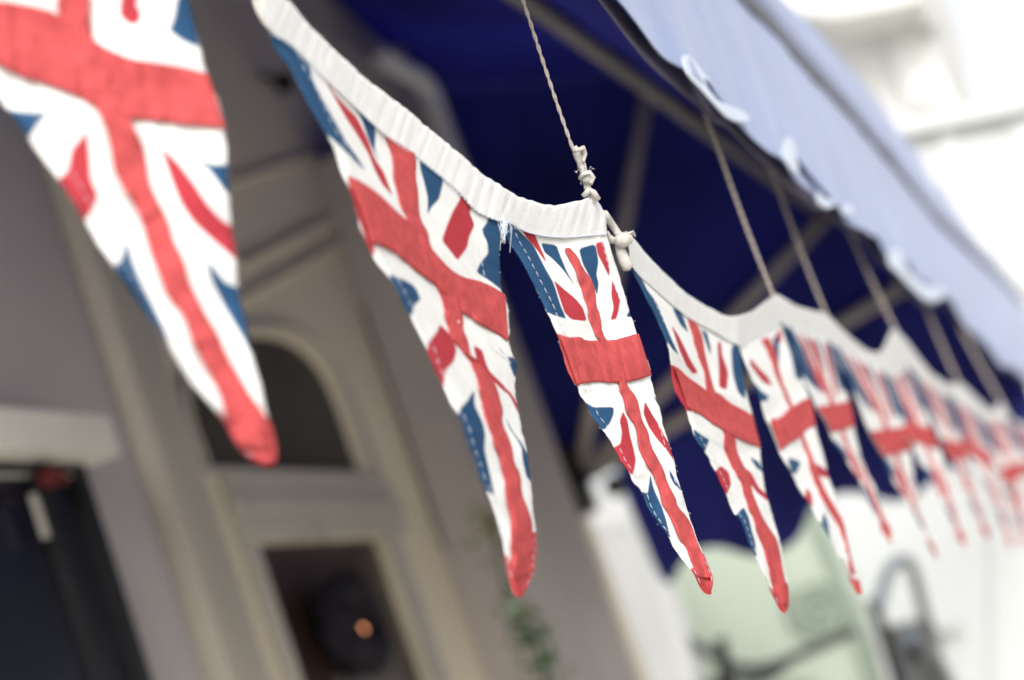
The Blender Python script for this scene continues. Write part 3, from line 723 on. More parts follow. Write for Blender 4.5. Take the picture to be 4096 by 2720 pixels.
P3 = [(NAVY, Z_([(5, 960), (30, 985), (90, 1038), (150, 1098), (200, 1198), (240, 1268), (272, 1370), (298, 1430), (240, 1412), (200, 1395), (130, 1260), (80, 1150), (20, 1060), (0, 1000)])),
      (RED, Z_([(100, 1035), (150, 1035), (172, 1090), (200, 1150), (207, 1178), (160, 1112), (122, 1070)])),
      (NAVY, Z_([(183, 1088), (252, 1098), (272, 1150), (300, 1218), (335, 1280), (280, 1205), (230, 1155), (200, 1132)])),
      (NAVY, Z_([(353, 1114), (427, 1093), (442, 1170), (432, 1230), (442, 1270), (436, 1325), (410, 1255), (370, 1180)])),
      (RED, Z_([(428, 1090), (462, 1081), (477, 1140), (492, 1200), (489, 1240), (460, 1182), (438, 1140)])),
      (RED, Z_([(503, 1248), (525, 1308), (540, 1340), (530, 1400), (520, 1430), (495, 1434), (510, 1380), (498, 1320)])),
      (NAVY, Z_([(565, 1420), (585, 1380), (610, 1420)])), (NAVY, Z_([(478, 1045), (500, 1060), (530, 1190), (560, 1270), (535, 1230), (505, 1150)])),
      (RED, Z_([(241, 1256), (280, 1290), (340, 1340), (372, 1380), (390, 1440), (320, 1432), (290, 1402), (272, 1350), (256, 1300)])),
      (NAVY, D4([(960, 400), (985, 412), (1010, 430), (1117, 428), (1117, 465), (1100, 510), (1070, 548), (1040, 540), (980, 470)])),
      (RED, D4([(1165, 452), (1190, 500), (1203, 580), (1222, 650), (1233, 710), (1218, 790), (1160, 735), (1105, 645), (1152, 622), (1160, 560), (1148, 500)])),
      (RED, D4([(1280, 398), (1320, 470), (1352, 520), (1382, 580), (1425, 650), (1440, 720), (1395, 655), (1340, 592), (1300, 532), (1273, 462)])),
      (NAVY, D4([(1308, 780), (1325, 850), (1350, 910), (1372, 960), (1392, 1020), (1415, 1120), (1360, 1070), (1290, 960), (1250, 870), (1295, 880), (1302, 830)])),
      (NAVY, D4([(1408, 755), (1440, 808), (1475, 870), (1432, 832), (1412, 792)])), (NAVY, D4([(1325, 370), (1350, 395), (1370, 450), (1345, 410)])),
      (RED, D4([(1520, 1050), (1545, 1120), (1540, 1140), (1522, 1100)])),
      (SALMON, D4([(815, 40), (840, 50), (885, 68), (900, 130), (930, 300), (925, 340), (880, 280), (840, 150)])),
      (SALMON, D4([(1515, 1215), (1535, 1240), (1600, 1180), (1640, 1260), (1670, 1400), (1600, 1420), (1540, 1340), (1525, 1270)]))]
H3 = (D4([(835, 58), (860, 62), (885, 68), (940, 64), (962, 85), (1030, 85), (1110, 85), (1180, 66), (1243, 48)]),
      D4([(926, 318), (935, 312), (950, 306), (1040, 296), (1085, 302), (1140, 302), (1180, 300), (1240, 286), (1310, 262)]))
V3 = (Z_([(293, 1113), (325, 1180), (350, 1230), (370, 1300), (395, 1370), (400, 1420), (420, 1470)]) + D4([(1020, 50), (1055, 90), (1080, 130), (1120, 180), (1140, 240), (1140, 300), (1160, 350), (1180, 420), (1200, 480), (1235, 530), (1250, 600), (1260, 670), (1310, 750), (1350, 830), (1370, 920), (1410, 990), (1440, 1060), (1470, 1120), (1500, 1160), (1528, 1230), (1570, 1320)]),
      Z_([(312, 1110), (350, 1150), (370, 1200), (410, 1250), (430, 1310), (430, 1370), (450, 1410)]) + D4([(1058, 50), (1100, 100), (1130, 160), (1150, 220), (1180, 270), (1190, 320), (1240, 380), (1255, 450), (1265, 500), (1300, 560), (1310, 630), (1350, 700), (1380, 760), (1400, 830), (1440, 900), (1450, 950), (1500, 1000), (1530, 1060), (1548, 1120), (1590, 1215), (1620, 1320)]))
make_flag(b2, f3, P3, [('horizontal_band', H3), ('vertical_band', V3)], 200, 430, 'narrow sharp union flag pennant, right one of the focused pair', fuzz=70, aa=3.5)
casing(b2, B_([(85, -60), (200, 0), (300, 130), (400, 225), (500, 320), (620, 430), (720, 500), (850, 600), (950, 690), (1080, 790), (1200, 905), (1320, 980), (1420, 1040), (1568, 1078)]) + Z_([(300, 913), (370, 895), (420, 878)]) + E_([(165, 50), (188, 100)]),
       B_([(60, 60), (112, 175), (205, 222), (292, 306), (402, 420), (512, 522), (612, 618), (714, 713), (862, 812), (1012, 932), (1102, 1012), (1172, 1098), (1250, 1138), (1312, 1158)]) + Z_([(60, 1000), (100, 1036), (200, 1060), (300, 1066), (400, 1056)]) + E_([(198, 215)]), 420, 1)
for base in (f2T, f3T):                        # line of stitches under the casing
    sm = MB()
    q = resample(smoothc(base, 2), 181)
    for i in range(0, 180, 3):
        a, b = q[i], q[i + 2]
        sm.tube([Vector(at_np(a + [0, 6], dep(a[0]) - .0035)), Vector(at_np(b + [0, 6], dep(b[0]) - .0035))], .00045, 5)
    sm.build('casing_stitching', M['thread'], b2, True)
sm = MB(); jc = C_([(1238, 488)])[0]; rng = np.random.RandomState(4)   # tangle of thread at the join of the two
for i in range(26):
    p = np.array(jc) + rng.randn(2) * [11, 14] + [0, 18]; pts = [p + rng.randn(2) * [5, 18] * (j + 1) * .5 + [0, 12 * j] for j in range(4)]
    sm.tube([Vector(at_np(x, dep(jc[0]) - .003)) for x in pts], .00028, 4)
sm.build('loose_threads', M['thread'], b2, True)
# folded cloth end hanging at the upper left corner of the casing
fe = B_([(5, -60), (20, 40), (60, 110), (112, 175), (105, 90), (85, -10), (90, -60)])
P = smoothc(fe, 1, True); MB().prism([Vector(at_np(p, 1.152)) for p in P], ray((1060, 60)).normalized() * .003).build('folded_end', M['cord'], b2)

# ---- third length: flags 4 and on
b3 = empty('bunting', tuple(at(3000, 1250, 2.0)), 'long run of union flag pennants blurring away to the right', 'bunting', 'lengths of union flag bunting')
f4L = E_([(358, 428), (400, 500), (450, 600), (510, 720), (560, 830), (595, 920), (600, 960), (613, 1040), (612, 1120), (650, 1230), (708, 1310), (720, 1370), (742, 1430)]) + D4([(1535, 560), (1580, 640), (1625, 700)]) + G_([(800, 60), (840, 130), (880, 210), (910, 300), (950, 340), (970, 400), (1000, 480), (1040, 560), (1070, 630), (1100, 700), (1130, 760), (1150, 795), (1172, 808)])
f4R = E_([(1018, 900), (1048, 1030), (1060, 1140), (1080, 1230), (1110, 1330), (1140, 1450), (1160, 1560)]) + G_([(1060, 130), (1075, 220), (1105, 310), (1122, 380), (1152, 470), (1164, 590), (1190, 680), (1192, 760), (1186, 795), (1172, 808)])
f4T = E_([(358, 428), (460, 520), (600, 645), (720, 745), (860, 810), (950, 870), (1018, 900)])
f4 = Flag(f4L, f4R, f4T, 4, .6, 1.1)
P4 = [(NAVY, E_([(340, 420), (372, 428), (410, 470), (450, 560), (510, 640), (560, 760), (600, 860), (652, 975), (610, 935), (560, 860), (480, 700), (380, 520)])),
      (NAVY, E_([(610, 678), (657, 683), (682, 740), (712, 835), (660, 782)])), (NAVY, E_([(792, 812), (827, 830), (852, 930), (849, 975), (820, 892)])),
      (RED, E_([(603, 780), (650, 850), (690, 930), (722, 1000), (772, 1082), (740, 1092), (700, 1042), (658, 950)])),
      (RED, E_([(892, 888), (917, 893), (922, 970), (962, 1080), (952, 1192), (903, 1172), (904, 1080)])),
      (NAVY, E_([(996, 895), (1060, 900), (1070, 1240), (1060, 1245), (1020, 1202), (990, 1092), (978, 940)])),
      (NAVY, D4([(1530, 540), (1580, 578), (1617, 600), (1602, 640), (1590, 680), (1560, 640)])),
      (RED, G_([(850, 78), (890, 110), (903, 170), (880, 225), (845, 160), (820, 110)])), (RED, G_([(950, 78), (1000, 108), (1042, 190), (1090, 225), (1085, 255), (1030, 213), (988, 152)])),
      (NAVY, G_([(993, 33), (1040, 58), (1070, 115), (1030, 92)])), (NAVY, G_([(965, 283), (992, 340), (1004, 400), (1022, 460), (1032, 570), (1000, 510), (950, 390), (925, 325)])),
      (RED, E_([(600, 1030), (625, 1045), (680, 1100), (735, 1330), (700, 1320), (640, 1230), (600, 1130)])),
      (SALMON, G_([(1095, 680), (1110, 690), (1180, 650), (1215, 760), (1180, 830), (1130, 790)]))]
H4 = (E_([(618, 1040), (650, 1060), (700, 1112), (760, 1152), (830, 1202), (900, 1212), (960, 1270), (1040, 1312), (1108, 1352)]),
      E_([(712, 1312), (745, 1325), (780, 1342), (860, 1402), (940, 1452), (1010, 1492), (1080, 1525), (1120, 1540), (1160, 1552)]))
V4 = (E_([(710, 745), (735, 830), (755, 920), (790, 1020), (820, 1100), (830, 1190), (880, 1330), (940, 1450)]) + G_([(870, 0), (900, 70), (940, 130), (965, 200), (985, 270), (1020, 350), (1040, 430), (1070, 500), (1090, 580), (1100, 640), (1112, 690), (1150, 770)]),
      E_([(735, 740), (780, 800), (805, 880), (815, 960), (835, 1040), (860, 1140), (880, 1210), (950, 1330), (1010, 1490)]) + G_([(930, 0), (960, 70), (1000, 130), (1005, 200), (1032, 270), (1062, 340), (1100, 400), (1130, 440), (1145, 500), (1158, 590), (1180, 680), (1182, 770)]))
make_flag(b3, f4, P4, [('horizontal_band', H4), ('vertical_band', V4)], 140, 320, 'soft union flag pennant just right of the focused pair', fuzz=0, aa=4)
f5L = E_([(1038, 925), (1080, 1030), (1120, 1130), (1170, 1240), (1190, 1340), (1230, 1430)]) + F_([(75, 730), (110, 800), (150, 900), (180, 970), (220, 1030), (260, 1110), (310, 1190), (350, 1270), (400, 1340), (440, 1420), (480, 1500)]) + G_([(1450, 530), (1480, 600), (1505, 665), (1535, 712), (1545, 714)])
f5R = F_([(160, 240), (200, 340), (240, 430), (262, 520), (290, 590), (325, 680), (335, 770), (360, 860), (390, 960), (410, 1060), (440, 1130), (460, 1190), (485, 1270), (512, 1370)]) + G_([(1482, 430), (1500, 520), (1530, 600), (1550, 680), (1545, 714)])
f5T = E_([(1038, 925), (1080, 905), (1170, 870), (1290, 790)]) + F_([(160, 240)])
f5 = Flag(f5L, f5R, f5T, 5, .6, 1.2)
P5 = [(RED, F_([(0, 430), (50, 490), (92, 530), (118, 582), (70, 562), (30, 512), (0, 470)])),
      (NAVY, E_([(1030, 940), (1050, 1000), (1090, 1080), (1130, 1150), (1170, 1200), (1217, 1230), (1202, 1262), (1160, 1262), (1110, 1170), (1060, 1060)])),
      (NAVY, F_([(118, 330), (152, 308), (152, 450), (140, 505), (128, 400)])), (RED, F_([(138, 288), (162, 288), (168, 350), (145, 352)])),
      (NAVY, F_([(150, 230), (190, 270), (230, 400), (285, 560), (240, 540), (215, 420), (180, 320)])),
      (NAVY, F_([(195, 960), (225, 960), (267, 978), (240, 1045), (215, 1030)])), (RED, F_([(340, 978), (400, 1020), (435, 1065), (360, 1052)])),
      (RED, F_([(295, 1105), (325, 1148), (332, 1215), (285, 1165)])), (NAVY, F_([(385, 1235), (410, 1300), (422, 1400), (460, 1500), (425, 1420), (370, 1300)])),
      (SALMON, G_([(1480, 620), (1510, 640), (1560, 650), (1580, 730), (1500, 730)]))]
H5 = (F_([(102, 757), (130, 745), (160, 735), (220, 690), (300, 640), (318, 660)]), F_([(158, 918), (180, 900), (200, 882), (260, 850), (300, 800), (340, 790)]))
V5 = (F_([(62, 332), (110, 440), (150, 560), (190, 640), (230, 760), (290, 900), (310, 980), (330, 1060), (370, 1150), (400, 1210), (450, 1280), (480, 1350), (510, 1440), (530, 1568)]),
      F_([(102, 328), (135, 400), (160, 530), (205, 640), (250, 750), (302, 890), (335, 970), (365, 1060), (402, 1140), (440, 1200), (490, 1290), (505, 1370), (520, 1450), (552, 1560)]))
make_flag(b3, f5, P5, [('horizontal_band', H5), ('vertical_band', V5)], 100, 240, 'second pennant of the blurred run, beside a twine', aa=5)
# far pennants share the same print, laid out on each pennant's own cloth
GP = [(NAVY, [(-.1, -.02), (.12, 0), (.22, .12), (.3, .3), (.1, .26), (-.1, .2)]), (RED, [(.2, .02), (.3, .03), (.42, .3), (.3, .28)]), (NAVY, [(.36, .02), (.44, .02), (.46, .2)]),
      (NAVY, [(.6, .02), (.72, .02), (.64, .2)]), (RED, [(.78, .03), (.88, .03), (.76, .3), (.66, .28)]), (NAVY, [(.9, .0), (1.1, .0), (1.1, .24), (.86, .26)]),
      (NAVY, [(-.1, .5), (.25, .54), (.12, .62), (-.1, .6)]), (RED, [(.28, .54), (.36, .6), (.2, .7), (-.1, .72), (.1, .62)]), (NAVY, [(-.1, .76), (.2, .72), (.22, .84), (-.1, .88)]),
      (RED, [(.68, .54), (.9, .66), (1.1, .74), (1.1, .68), (.8, .58)]), (NAVY, [(.9, .56), (1.1, .55), (1.1, .62)]), (NAVY, [(.8, .74), (1.1, .86), (1.1, .78)]),
      (SALMON, [(-.2, .9), (1.2, .9), (1.2, 1.1), (-.2, 1.1)])]
def GB(k=0.0, m=0.0): return [('horizontal_band', ([(.0, .33 + k + m), (.5, .335 + m), (1., .33 - k + m)], [(.0, .45 + k + m), (.5, .455 + m), (1., .45 - k + m)])), ('vertical_band', ([(.43, .03), (.44, .4), (.38, .7), (.3, .93)], [(.57, .03), (.56, .4), (.66, .7), (.75, .93)]))]
far = [
 ([(190, 260), (225, 350), (250, 420), (280, 540), (320, 600), (350, 690), (400, 760), (440, 870), (500, 950), (560, 1050), (600, 1130), (640, 1220), (680, 1300), (705, 1375), (738, 1402)],
  [(412, 340), (435, 390), (455, 440), (475, 540), (505, 620), (530, 700), (545, 800), (570, 920), (602, 1010), (652, 1100), (692, 1210), (732, 1320), (748, 1380), (738, 1402)], 'twisted pennant of the blurred run with a dark red tip'),
 ([(430, 350), (480, 470), (530, 560), (560, 640), (590, 720), (640, 850), (690, 920), (720, 1010), (770, 1100), (810, 1170), (860, 1240), (900, 1320), (940, 1420), (980, 1492)],
  [(700, 500), (725, 570), (745, 640), (790, 740), (815, 800), (842, 900), (846, 970), (862, 1080), (885, 1180), (895, 1260), (935, 1370), (972, 1440), (992, 1485), (980, 1492)], 'fourth pennant of the blurred run, hanging lowest before the white wall'),
 ([(720, 530), (760, 690), (820, 810), (870, 920), (920, 1040), (980, 1120), (1020, 1200), (1060, 1290), (1090, 1380), (1125, 1428)],
  [(818, 460), (845, 530), (885, 620), (925, 740), (965, 850), (1015, 980), (1045, 1070), (1065, 1150), (1085, 1250), (1112, 1350), (1138, 1420), (1125, 1428)], 'fifth pennant of the blurred run'),
 ([(835, 480), (900, 640), (950, 740), (1000, 860), (1040, 960), (1100, 1050), (1130, 1130), (1170, 1220), (1210, 1320), (1245, 1392)],
  [(1020, 620), (1055, 720), (1085, 820), (1115, 900), (1145, 1000), (1175, 1100), (1205, 1200), (1242, 1320), (1258, 1388), (1245, 1392)], 'sixth pennant of the blurred run'),
 ([(1040, 620), (1090, 800), (1130, 930), (1190, 1020), (1240, 1100), (1290, 1210), (1325, 1330), (1362, 1440)],
  [(1170, 700), (1212, 800), (1252, 920), (1292, 1060), (1322, 1180), (1352, 1280), (1375, 1430), (1362, 1440)], 'seventh pennant of the blurred run'),
 ([(1190, 740), (1230, 850), (1270, 950), (1330, 1100), (1380, 1250), (1410, 1350), (1438, 1430)],
  [(1350, 740), (1400, 860), (1430, 1000), (1442, 1200), (1452, 1380), (1438, 1430)], 'eighth pennant of the blurred run, against the right edge'),
 ([(1355, 760), (1400, 900), (1450, 1060), (1500, 1200), (1540, 1400)], [(1500, 800), (1530, 900), (1550, 1050), (1560, 1300), (1540, 1400)], 'last pennant of the blurred run, cut by the right edge')]
for i, (l_, r_2, lab) in enumerate(far):
    fl = Flag(F_(l_), F_(r_2), None, 6 + i, .8, 1.3)
    make_flag(b3, fl, GP, GB((.03, .05, -.05, .04, -.03, .03, 0)[i], (0, .02, -.03, .04, -.05, .04, 0)[i]), 44, 110, lab, stitch=(i < 2), uvmode=True, aa=5)
casing(b3, E_([(330, 210), (375, 255), (450, 350), (560, 460), (660, 560), (740, 620), (860, 690), (960, 740)]) + F_([(0, 200), (60, 155), (105, 120), (135, 95), (180, 125), (230, 160), (330, 190), (385, 195), (420, 225), (480, 290), (560, 360), (620, 400), (665, 412), (700, 395), (722, 330), (752, 262), (785, 310), (830, 360), (870, 420), (940, 510), (1000, 555), (1045, 580), (1090, 556), (1130, 590), (1180, 640), (1260, 720), (1295, 690), (1310, 640), (1345, 720), (1400, 800), (1450, 870), (1520, 940)]),
       E_([(345, 400), (400, 480), (460, 528), (600, 652), (720, 752), (860, 818), (950, 878), (1018, 912), (1040, 930), (1080, 915), (1170, 880), (1290, 800)]) + F_([(165, 250), (195, 275), (250, 320), (330, 350), (412, 348), (440, 370), (500, 450), (600, 500), (700, 510), (725, 540), (780, 470), (825, 475), (840, 500), (900, 570), (1020, 630), (1045, 640), (1100, 670), (1170, 710), (1200, 745), (1280, 760), (1350, 750), (1400, 830), (1520, 980)]), 420, 3, 1.0)

# ---- twines from the canopy
def inside_canopy_top(p):
    s = section(p.x); f0, k27, k60 = s[0], s[1], s[2]
    if p.y <= k27.y: t = (p.y - f0.y) / (k27.y - f0.y); return f0.z + (k27.z - f0.z) * max(0, t)
    t = (p.y - k27.y) / (k60.y - k27.y); return k27.z + (k60.z - k27.z) * min(1, t)
def twine(px, py, d, label, r, slant, knot=None, ccol='twine'):
    p = at(px, py, d); top = Vector((p.x, p.y, 0)); top.z = inside_canopy_top(p) - .015
    if slant is not None:                      # second point seen in the photograph gives the lean
        q = at(slant[0], slant[1], d + (py - slant[1]) / FS * d * .17)
        dr = (q - p); top = p + dr * ((top.z - p.z) / max(dr.z, 1e-3))
    h = empty('twine', tuple(top), label, 'string', 'twines holding up the bunting')
    n = 60; mb_ = MB()
    for ph in (0, math.pi):                    # two twisted strands
        pts = []
        ax = (top - p).normalized(); e1 = ax.orthogonal().normalized(); e2 = ax.cross(e1)
        for i in range(n * 4 + 1):
            t = i / (n * 4); a = t * (top - p).length / .009 * 2 * math.pi * .5 + ph
            pts.append(p.lerp(top, t) + (e1 * math.cos(a) + e2 * math.sin(a)) * r * .5 + e1 * .0015 * math.sin(t * 9))
        mb_.tube(pts, r * .62, 6)
    mb_.build('strand', M[ccol], h, True)
    # turn round the canopy bar
    ring = [top + Vector((0, math.cos(a) * .016, math.sin(a) * .016 + .016)) for a in np.linspace(0, 2 * math.pi, 17)]
    MB().tube(ring, r, 6, False).build('loop', M[ccol], h, True)
    return h
h1 = twine(*Z_([(405, 880)])[0], 1.487, 'thin grey twine knotted above the focused pennants', .00125, Z_([(100, 0)])[0])
kn = MB()
def zp(x, y, d=1.487): return at(*Z_([(x, y)])[0], d)
kn.tube([zp(335, 655), zp(350, 690), zp(365, 730), zp(378, 770), zp(388, 800), zp(392, 840), zp(405, 870), zp(425, 905)], [.0014, .0026, .0029, .0022, .0034, .0024, .0028, .0030], 8)
kn.tube([zp(332, 680, 1.482), zp(352, 672, 1.478), zp(372, 662, 1.482), zp(380, 690, 1.486), zp(372, 725, 1.482)], [.0009, .0016, .0018, .0018, .0012], 7)
kn.ball(zp(388, 795, 1.484), .0042, 7, (1, 1, 1.1)); kn.tube([zp(360, 800, 1.482), zp(375, 778, 1.478), zp(400, 772, 1.479), zp(418, 795, 1.482), zp(405, 822, 1.480)], .0018, 7)
kn.tube([zp(375, 880, 1.482), zp(400, 850, 1.480), zp(418, 862, 1.482), zp(440, 895, 1.484)], .0022, 7)
rng_k = np.random.RandomState(2)
for i in range(14):
    b0 = (rng_k.uniform(338, 410), rng_k.uniform(660, 860)); dx, dy = rng_k.uniform(-16, 16, 2)
    kn.tube([zp(b0[0], b0[1], 1.483), zp(b0[0] + dx * .6, b0[1] + dy, 1.482), zp(b0[0] + dx * 1.3, b0[1] + dy * .4, 1.484)], .00022, 4)
kn.build('knot', M['cord'], h1, True)
# cord tying the second and third lengths together
tie = empty('tie_cord', tuple(at(2440, 900, 1.52)), 'knotted off-white cord joining the focused pair to the next length', 'cord')
ez = lambda x, y, d=1.525: at(*E_([(x, y)])[0], d)
tc = MB(); tc.tube([ez(185, 85, 1.505), ez(200, 110, 1.51), ez(230, 150), ez(262, 200), ez(285, 235), ez(300, 270)], [.0028, .0030, .0026, .0026, .0030, .0036], 8)
tc.tube([ez(205, 195, 1.51), ez(225, 250, 1.515), ez(255, 262), ez(290, 258), ez(325, 235), ez(345, 225)], [.0006, .0018, .0022, .003, .003, .0014], 7)
tc.tube([ez(215, 225, 1.515), ez(240, 240, 1.515), ez(270, 270)], .0012, 6)
tc.tube([ez(275, 250), ez(305, 230), ez(330, 222), ez(362, 238)], [.002, .0028, .0024, .0008], 7)
tc.build('cord', M['cord'], tie, True)
kk = MB(); kk.ball(ez(298, 252, 1.52), .0062, 8, (1.1, 1, .9)); kk.ball(ez(325, 245, 1.522), .0045, 8)
for a in range(5): kk.tube([ez(325, 225, 1.52), ez(318 + 12 * a, 205 - 3 * a, 1.52), ez(322 + 14 * a, 195 + 9 * a, 1.52)], .0005, 4)
kk.build('knot', M['cord'], tie, True)
tl = MB(); tl.tube([ez(270, 275), ez(290, 330), ez(310, 380), ez(335, 420), ez(352, 430)], [.0028, .0038, .0044, .0046, .0016], 8); tl.build('tail', M['cord'], tie, True)
twine(*F_([(122, 110)])[0], 2.00, 'blurred twine above the second peak of the far run', .0017, Z_([(885, 430)])[0])
twine(*F_([(402, 215)])[0], 2.42, 'blurred twine rising right beside the steel fan arm', .0020, Z_([(1180, 680)])[0])
twine(*F_([(752, 270)])[0], 2.95, 'dim twine under the pale valance, left of the last two', .0026, F_([(640, 30)])[0])
twine(*F_([(1088, 560)])[0], 3.6, 'faint far twine, second from the right', .0030, F_([(930, 190)])[0])
twine(*F_([(1305, 650)])[0], 4.1, 'faint farthest twine at the right edge', .0034, F_([(1180, 420)])[0])

# ------------------------------------------------------------------ neighbouring shop and street beyond the canopy
XG = XE + 1.7
def px(pts, X, scale=K): return [onX(x * scale, y * scale, X) for x, y in pts]
# white column with capital, just beyond the canopy end
XC = XE + 1.35
col = empty('white_column', tuple(onX(1500 * K, 1568 * K, XC)), 'white moulded column with carved top beyond the canopy', 'column')
def slabX(name, pts, X, th, m, parent, sm=1):
    P = [onX(a, b, X) for a, b in (smoothc(pts, sm, True) if sm else pts)]
    return MB().prism(P, (th, 0, 0)).build(name, m, parent)
slabX('capital', G_([(115, 290), (122, 220), (130, 180), (165, 150), (200, 162), (230, 195), (262, 235), (285, 252), (330, 245), (385, 248), (398, 290), (420, 380), (300, 400), (120, 380)]), XC, .16, M['whitestone'], col)
slabX('shaft', G_([(95, 340), (120, 330), (250, 350), (415, 350), (470, 520), (530, 640), (590, 700), (640, 830), (690, 1000), (740, 1200), (800, 1400), (420, 1400), (330, 1150), (255, 900), (180, 640), (110, 420)]), XC + .02, .16, M['whitestone'], col)
slabX('fillet', G_([(255, 330), (275, 330), (350, 640), (440, 950), (560, 1400), (535, 1400), (415, 950), (330, 640)]), XC - .012, .02, M['whitestone'], col)
slabX('fillet', G_([(365, 330), (385, 330), (470, 640), (560, 950), (680, 1400), (650, 1400), (540, 950), (450, 640)]), XC - .012, .02, M['whitestone'], col)
# pale green panel wall
gs = empty('green_shop', tuple(onX(1800 * K, 1568 * K, XG)), 'pale green painted shop side with scroll mouldings', 'building')
slabX('wall', D_([(1430, 1010), (1840, 1010), (1892, 1206), (1966, 1391), (2012, 1568), (2070, 1760), (1500, 1760), (1450, 1568)]), XG, .3, M['green'], gs, 0)
slabX('corner_board', D_([(1815, 1010), (1842, 1010), (1894, 1206), (1968, 1391), (2014, 1568), (2072, 1760), (2046, 1760), (1990, 1568), (1944, 1391), (1868, 1206)]), XG - .03, .03, M['greenrib'], gs, 0)
def spiral(cx, cy, r0, r1, turns, rad, name, ph=0.0):
    pts = []
    for i in range(97):
        t = i / 96; a = t * turns * 2 * math.pi + ph; r_ = r0 + (r1 - r0) * t
        pts.append(onX((cx + r_ * math.cos(a)) * K, (cy + r_ * math.sin(a)) * K, XG - .015))
    return MB().tube(pts, rad, 8).build(name, M['greenrib'], gs, True)
spiral(1886, 1402, 6, 76, 2.6, .011, 'scroll_moulding')
spiral(1840, 1640, 30, 120, 1.3, .018, 'scroll_moulding', 2.0)
# iron bracket in front of it
ib = empty('iron_bracket', tuple(onX(1670 * K, 1480 * K, XG - .25)), 'dark wrought iron bracket with a finial before the green wall', 'bracket')
XI = XG - .25
MB().tube([Vector(a) for a in smoothc([tuple(p) for p in [onX(a, b, XI) for a, b in G_([(650, 930), (730, 975), (830, 1035), (930, 1080), (1000, 1092), (1120, 1075), (1240, 1020), (1400, 950), (1520, 905)])]], 2)], .019, 8).build('arm', M['greyiron'], ib, True)
MB().tube([onX(a, b, XI) for a, b in G_([(845, 935), (852, 960), (858, 985), (868, 1030), (880, 1150), (890, 1300)])], [.014, .03, .018, .02, .035, .035], 10).build('finial', M['blackiron'], ib, True)
MB().tube([Vector(a) for a in smoothc([tuple(p) for p in [onX(a, b, XI) for a, b in G_([(1180, 1060), (1120, 1110), (1060, 1150), (900, 1150), (760, 1190)])]], 2)], .018, 8).build('scroll_arm', M['greyiron'], ib, True)
# white building further on, with pilaster strips
XW = XG + 1.2
wb = empty('white_building', tuple(onX(2200 * K, 1568 * K, XW)), 'bright white building behind the far pennants', 'building', None)
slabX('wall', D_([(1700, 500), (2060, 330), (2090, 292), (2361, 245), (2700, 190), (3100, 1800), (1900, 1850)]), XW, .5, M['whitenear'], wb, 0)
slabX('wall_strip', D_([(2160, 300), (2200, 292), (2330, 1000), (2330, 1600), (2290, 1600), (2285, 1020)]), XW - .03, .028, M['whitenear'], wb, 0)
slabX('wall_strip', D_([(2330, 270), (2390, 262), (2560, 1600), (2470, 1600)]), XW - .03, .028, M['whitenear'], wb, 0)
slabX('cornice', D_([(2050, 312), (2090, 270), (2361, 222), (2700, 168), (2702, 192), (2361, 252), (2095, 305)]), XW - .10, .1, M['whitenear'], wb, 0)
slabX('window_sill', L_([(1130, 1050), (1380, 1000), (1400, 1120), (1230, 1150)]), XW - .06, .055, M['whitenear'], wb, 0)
# lantern on bracket in front of it
XL = XG + .1
ln = empty('lantern', tuple(onX(3620, 2720, XL)), 'large grey lantern frame with an arched top before the white wall', 'lantern')
def lt_(pts, X=XL): return [onX(a, b, X) for a, b in L_(pts)]
MB().tube([Vector(a) for a in smoothc([tuple(p) for p in lt_([(690, 930), (715, 800), (745, 690), (785, 600), (835, 540), (890, 520)])], 2)], .022, 8).build('arch_side', M['bluegrey'], ln, True)
MB().tube([Vector(a) for a in smoothc([tuple(p) for p in lt_([(890, 520), (935, 530), (975, 590), (1010, 700), (1045, 830), (1075, 950), (1100, 1060)])], 2)], .022, 8).build('arch_side', M['greymetal'], ln, True)
MB().tube(lt_([(625, 870), (665, 980), (700, 1080), (750, 1250), (830, 1500), (900, 1750)]), .022, 8).build('post', M['blackiron'], ln, True)
slabX('body', L_([(705, 1100), (800, 1105), (920, 1065), (1120, 1055), (1180, 1180), (1210, 1380), (1300, 1560), (1370, 1800), (910, 1800), (780, 1350)]), XL + .02, .14, M['greymetal'], ln, 0)
slabX('pane', L_([(925, 1300), (1020, 1260), (1060, 1370), (985, 1420)]), XL - .01, .02, M['blackiron'], ln, 0)
slabX('pane', L_([(890, 1120), (1010, 1120), (1030, 1210), (940, 1260), (900, 1200)]), XL - .01, .02, M['bluegrey'], ln, 0)
slabX('pane', L_([(1060, 1400), (1200, 1400), (1290, 1580), (1320, 1800), (1120, 1800)]), XL - .012, .02, M['greyiron'], ln, 0)
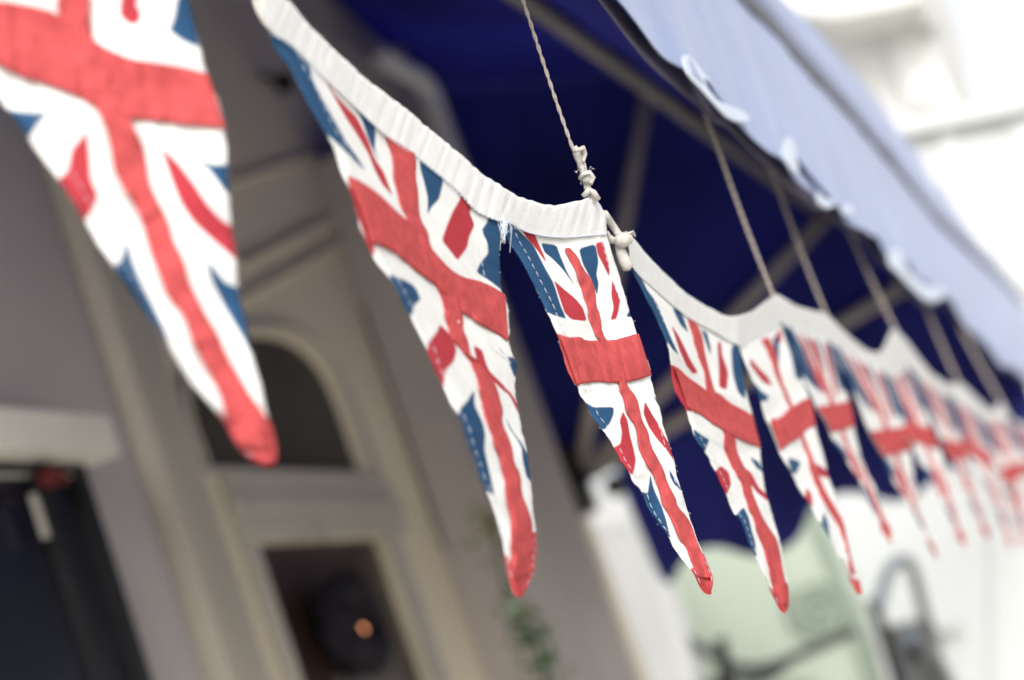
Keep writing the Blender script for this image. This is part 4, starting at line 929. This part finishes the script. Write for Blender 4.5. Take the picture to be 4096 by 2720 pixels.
# tall building with a cornice at upper right, far off
XT = XE + 11
tb = empty('corner_building', tuple(onX(3600, 400, XT)), 'distant pale building with a projecting cornice above the valance', 'building')
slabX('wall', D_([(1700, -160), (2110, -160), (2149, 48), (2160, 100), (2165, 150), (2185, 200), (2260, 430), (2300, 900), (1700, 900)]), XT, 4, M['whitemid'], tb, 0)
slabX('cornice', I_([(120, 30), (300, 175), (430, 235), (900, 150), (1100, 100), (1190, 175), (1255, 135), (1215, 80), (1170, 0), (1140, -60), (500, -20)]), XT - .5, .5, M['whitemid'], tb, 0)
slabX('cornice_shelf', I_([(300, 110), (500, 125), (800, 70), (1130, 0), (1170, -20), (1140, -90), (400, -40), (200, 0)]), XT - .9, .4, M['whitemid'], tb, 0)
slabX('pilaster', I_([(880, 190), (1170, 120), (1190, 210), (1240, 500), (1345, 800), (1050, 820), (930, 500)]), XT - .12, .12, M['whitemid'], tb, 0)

# ------------------------------------------------------------------ climbing plant beside the grey pilaster
pt = empty('climbing_plant', tuple(fx(1215, 1560, YF - .2)), 'thin green climbing plant beside the grey pilaster', 'plant')
rng = np.random.RandomState(9)
spine = [onY(x * K, y * K, YF - .22) for x, y in ((1130, 1180), (1140, 1240), (1160, 1330), (1178, 1395), (1205, 1430), (1228, 1470), (1250, 1520), (1265, 1590), (1290, 1700))]
st = smoothc([tuple(a) for a in spine], 2)
MB().tube([Vector(a) for a in st], .004, 6).build('stem', M['leaf'], pt, True)
lf = {'leaf': MB(), 'leaf2': MB()}
for i in range(240):
    k_ = rng.randint(0, len(st)); c = Vector(st[k_]) + Vector(rng.randn(3)) * .028
    t = k_ / len(st)
    if rng.rand() > (.35 if t < .45 else 1): continue
    a = Vector(rng.randn(3)).normalized() * .016; b = a.cross(Vector(rng.randn(3))).normalized() * .008
    lf['leaf2' if t < .3 else 'leaf'].add([c - a, c + b, c + a, c - b], [(0, 1, 2, 3)])
lf['leaf'].build('foliage', M['leaf'], pt); lf['leaf2'].build('young_foliage', M['leaf2'], pt)
sp_ = onY(1183 * K, 1398 * K, YF - .24)
MB().ball(sp_, .011, 8).build('berry', mat('glossy_green', (.25, .6, .3), .08, .05, 10, spec=1.0), pt, True)
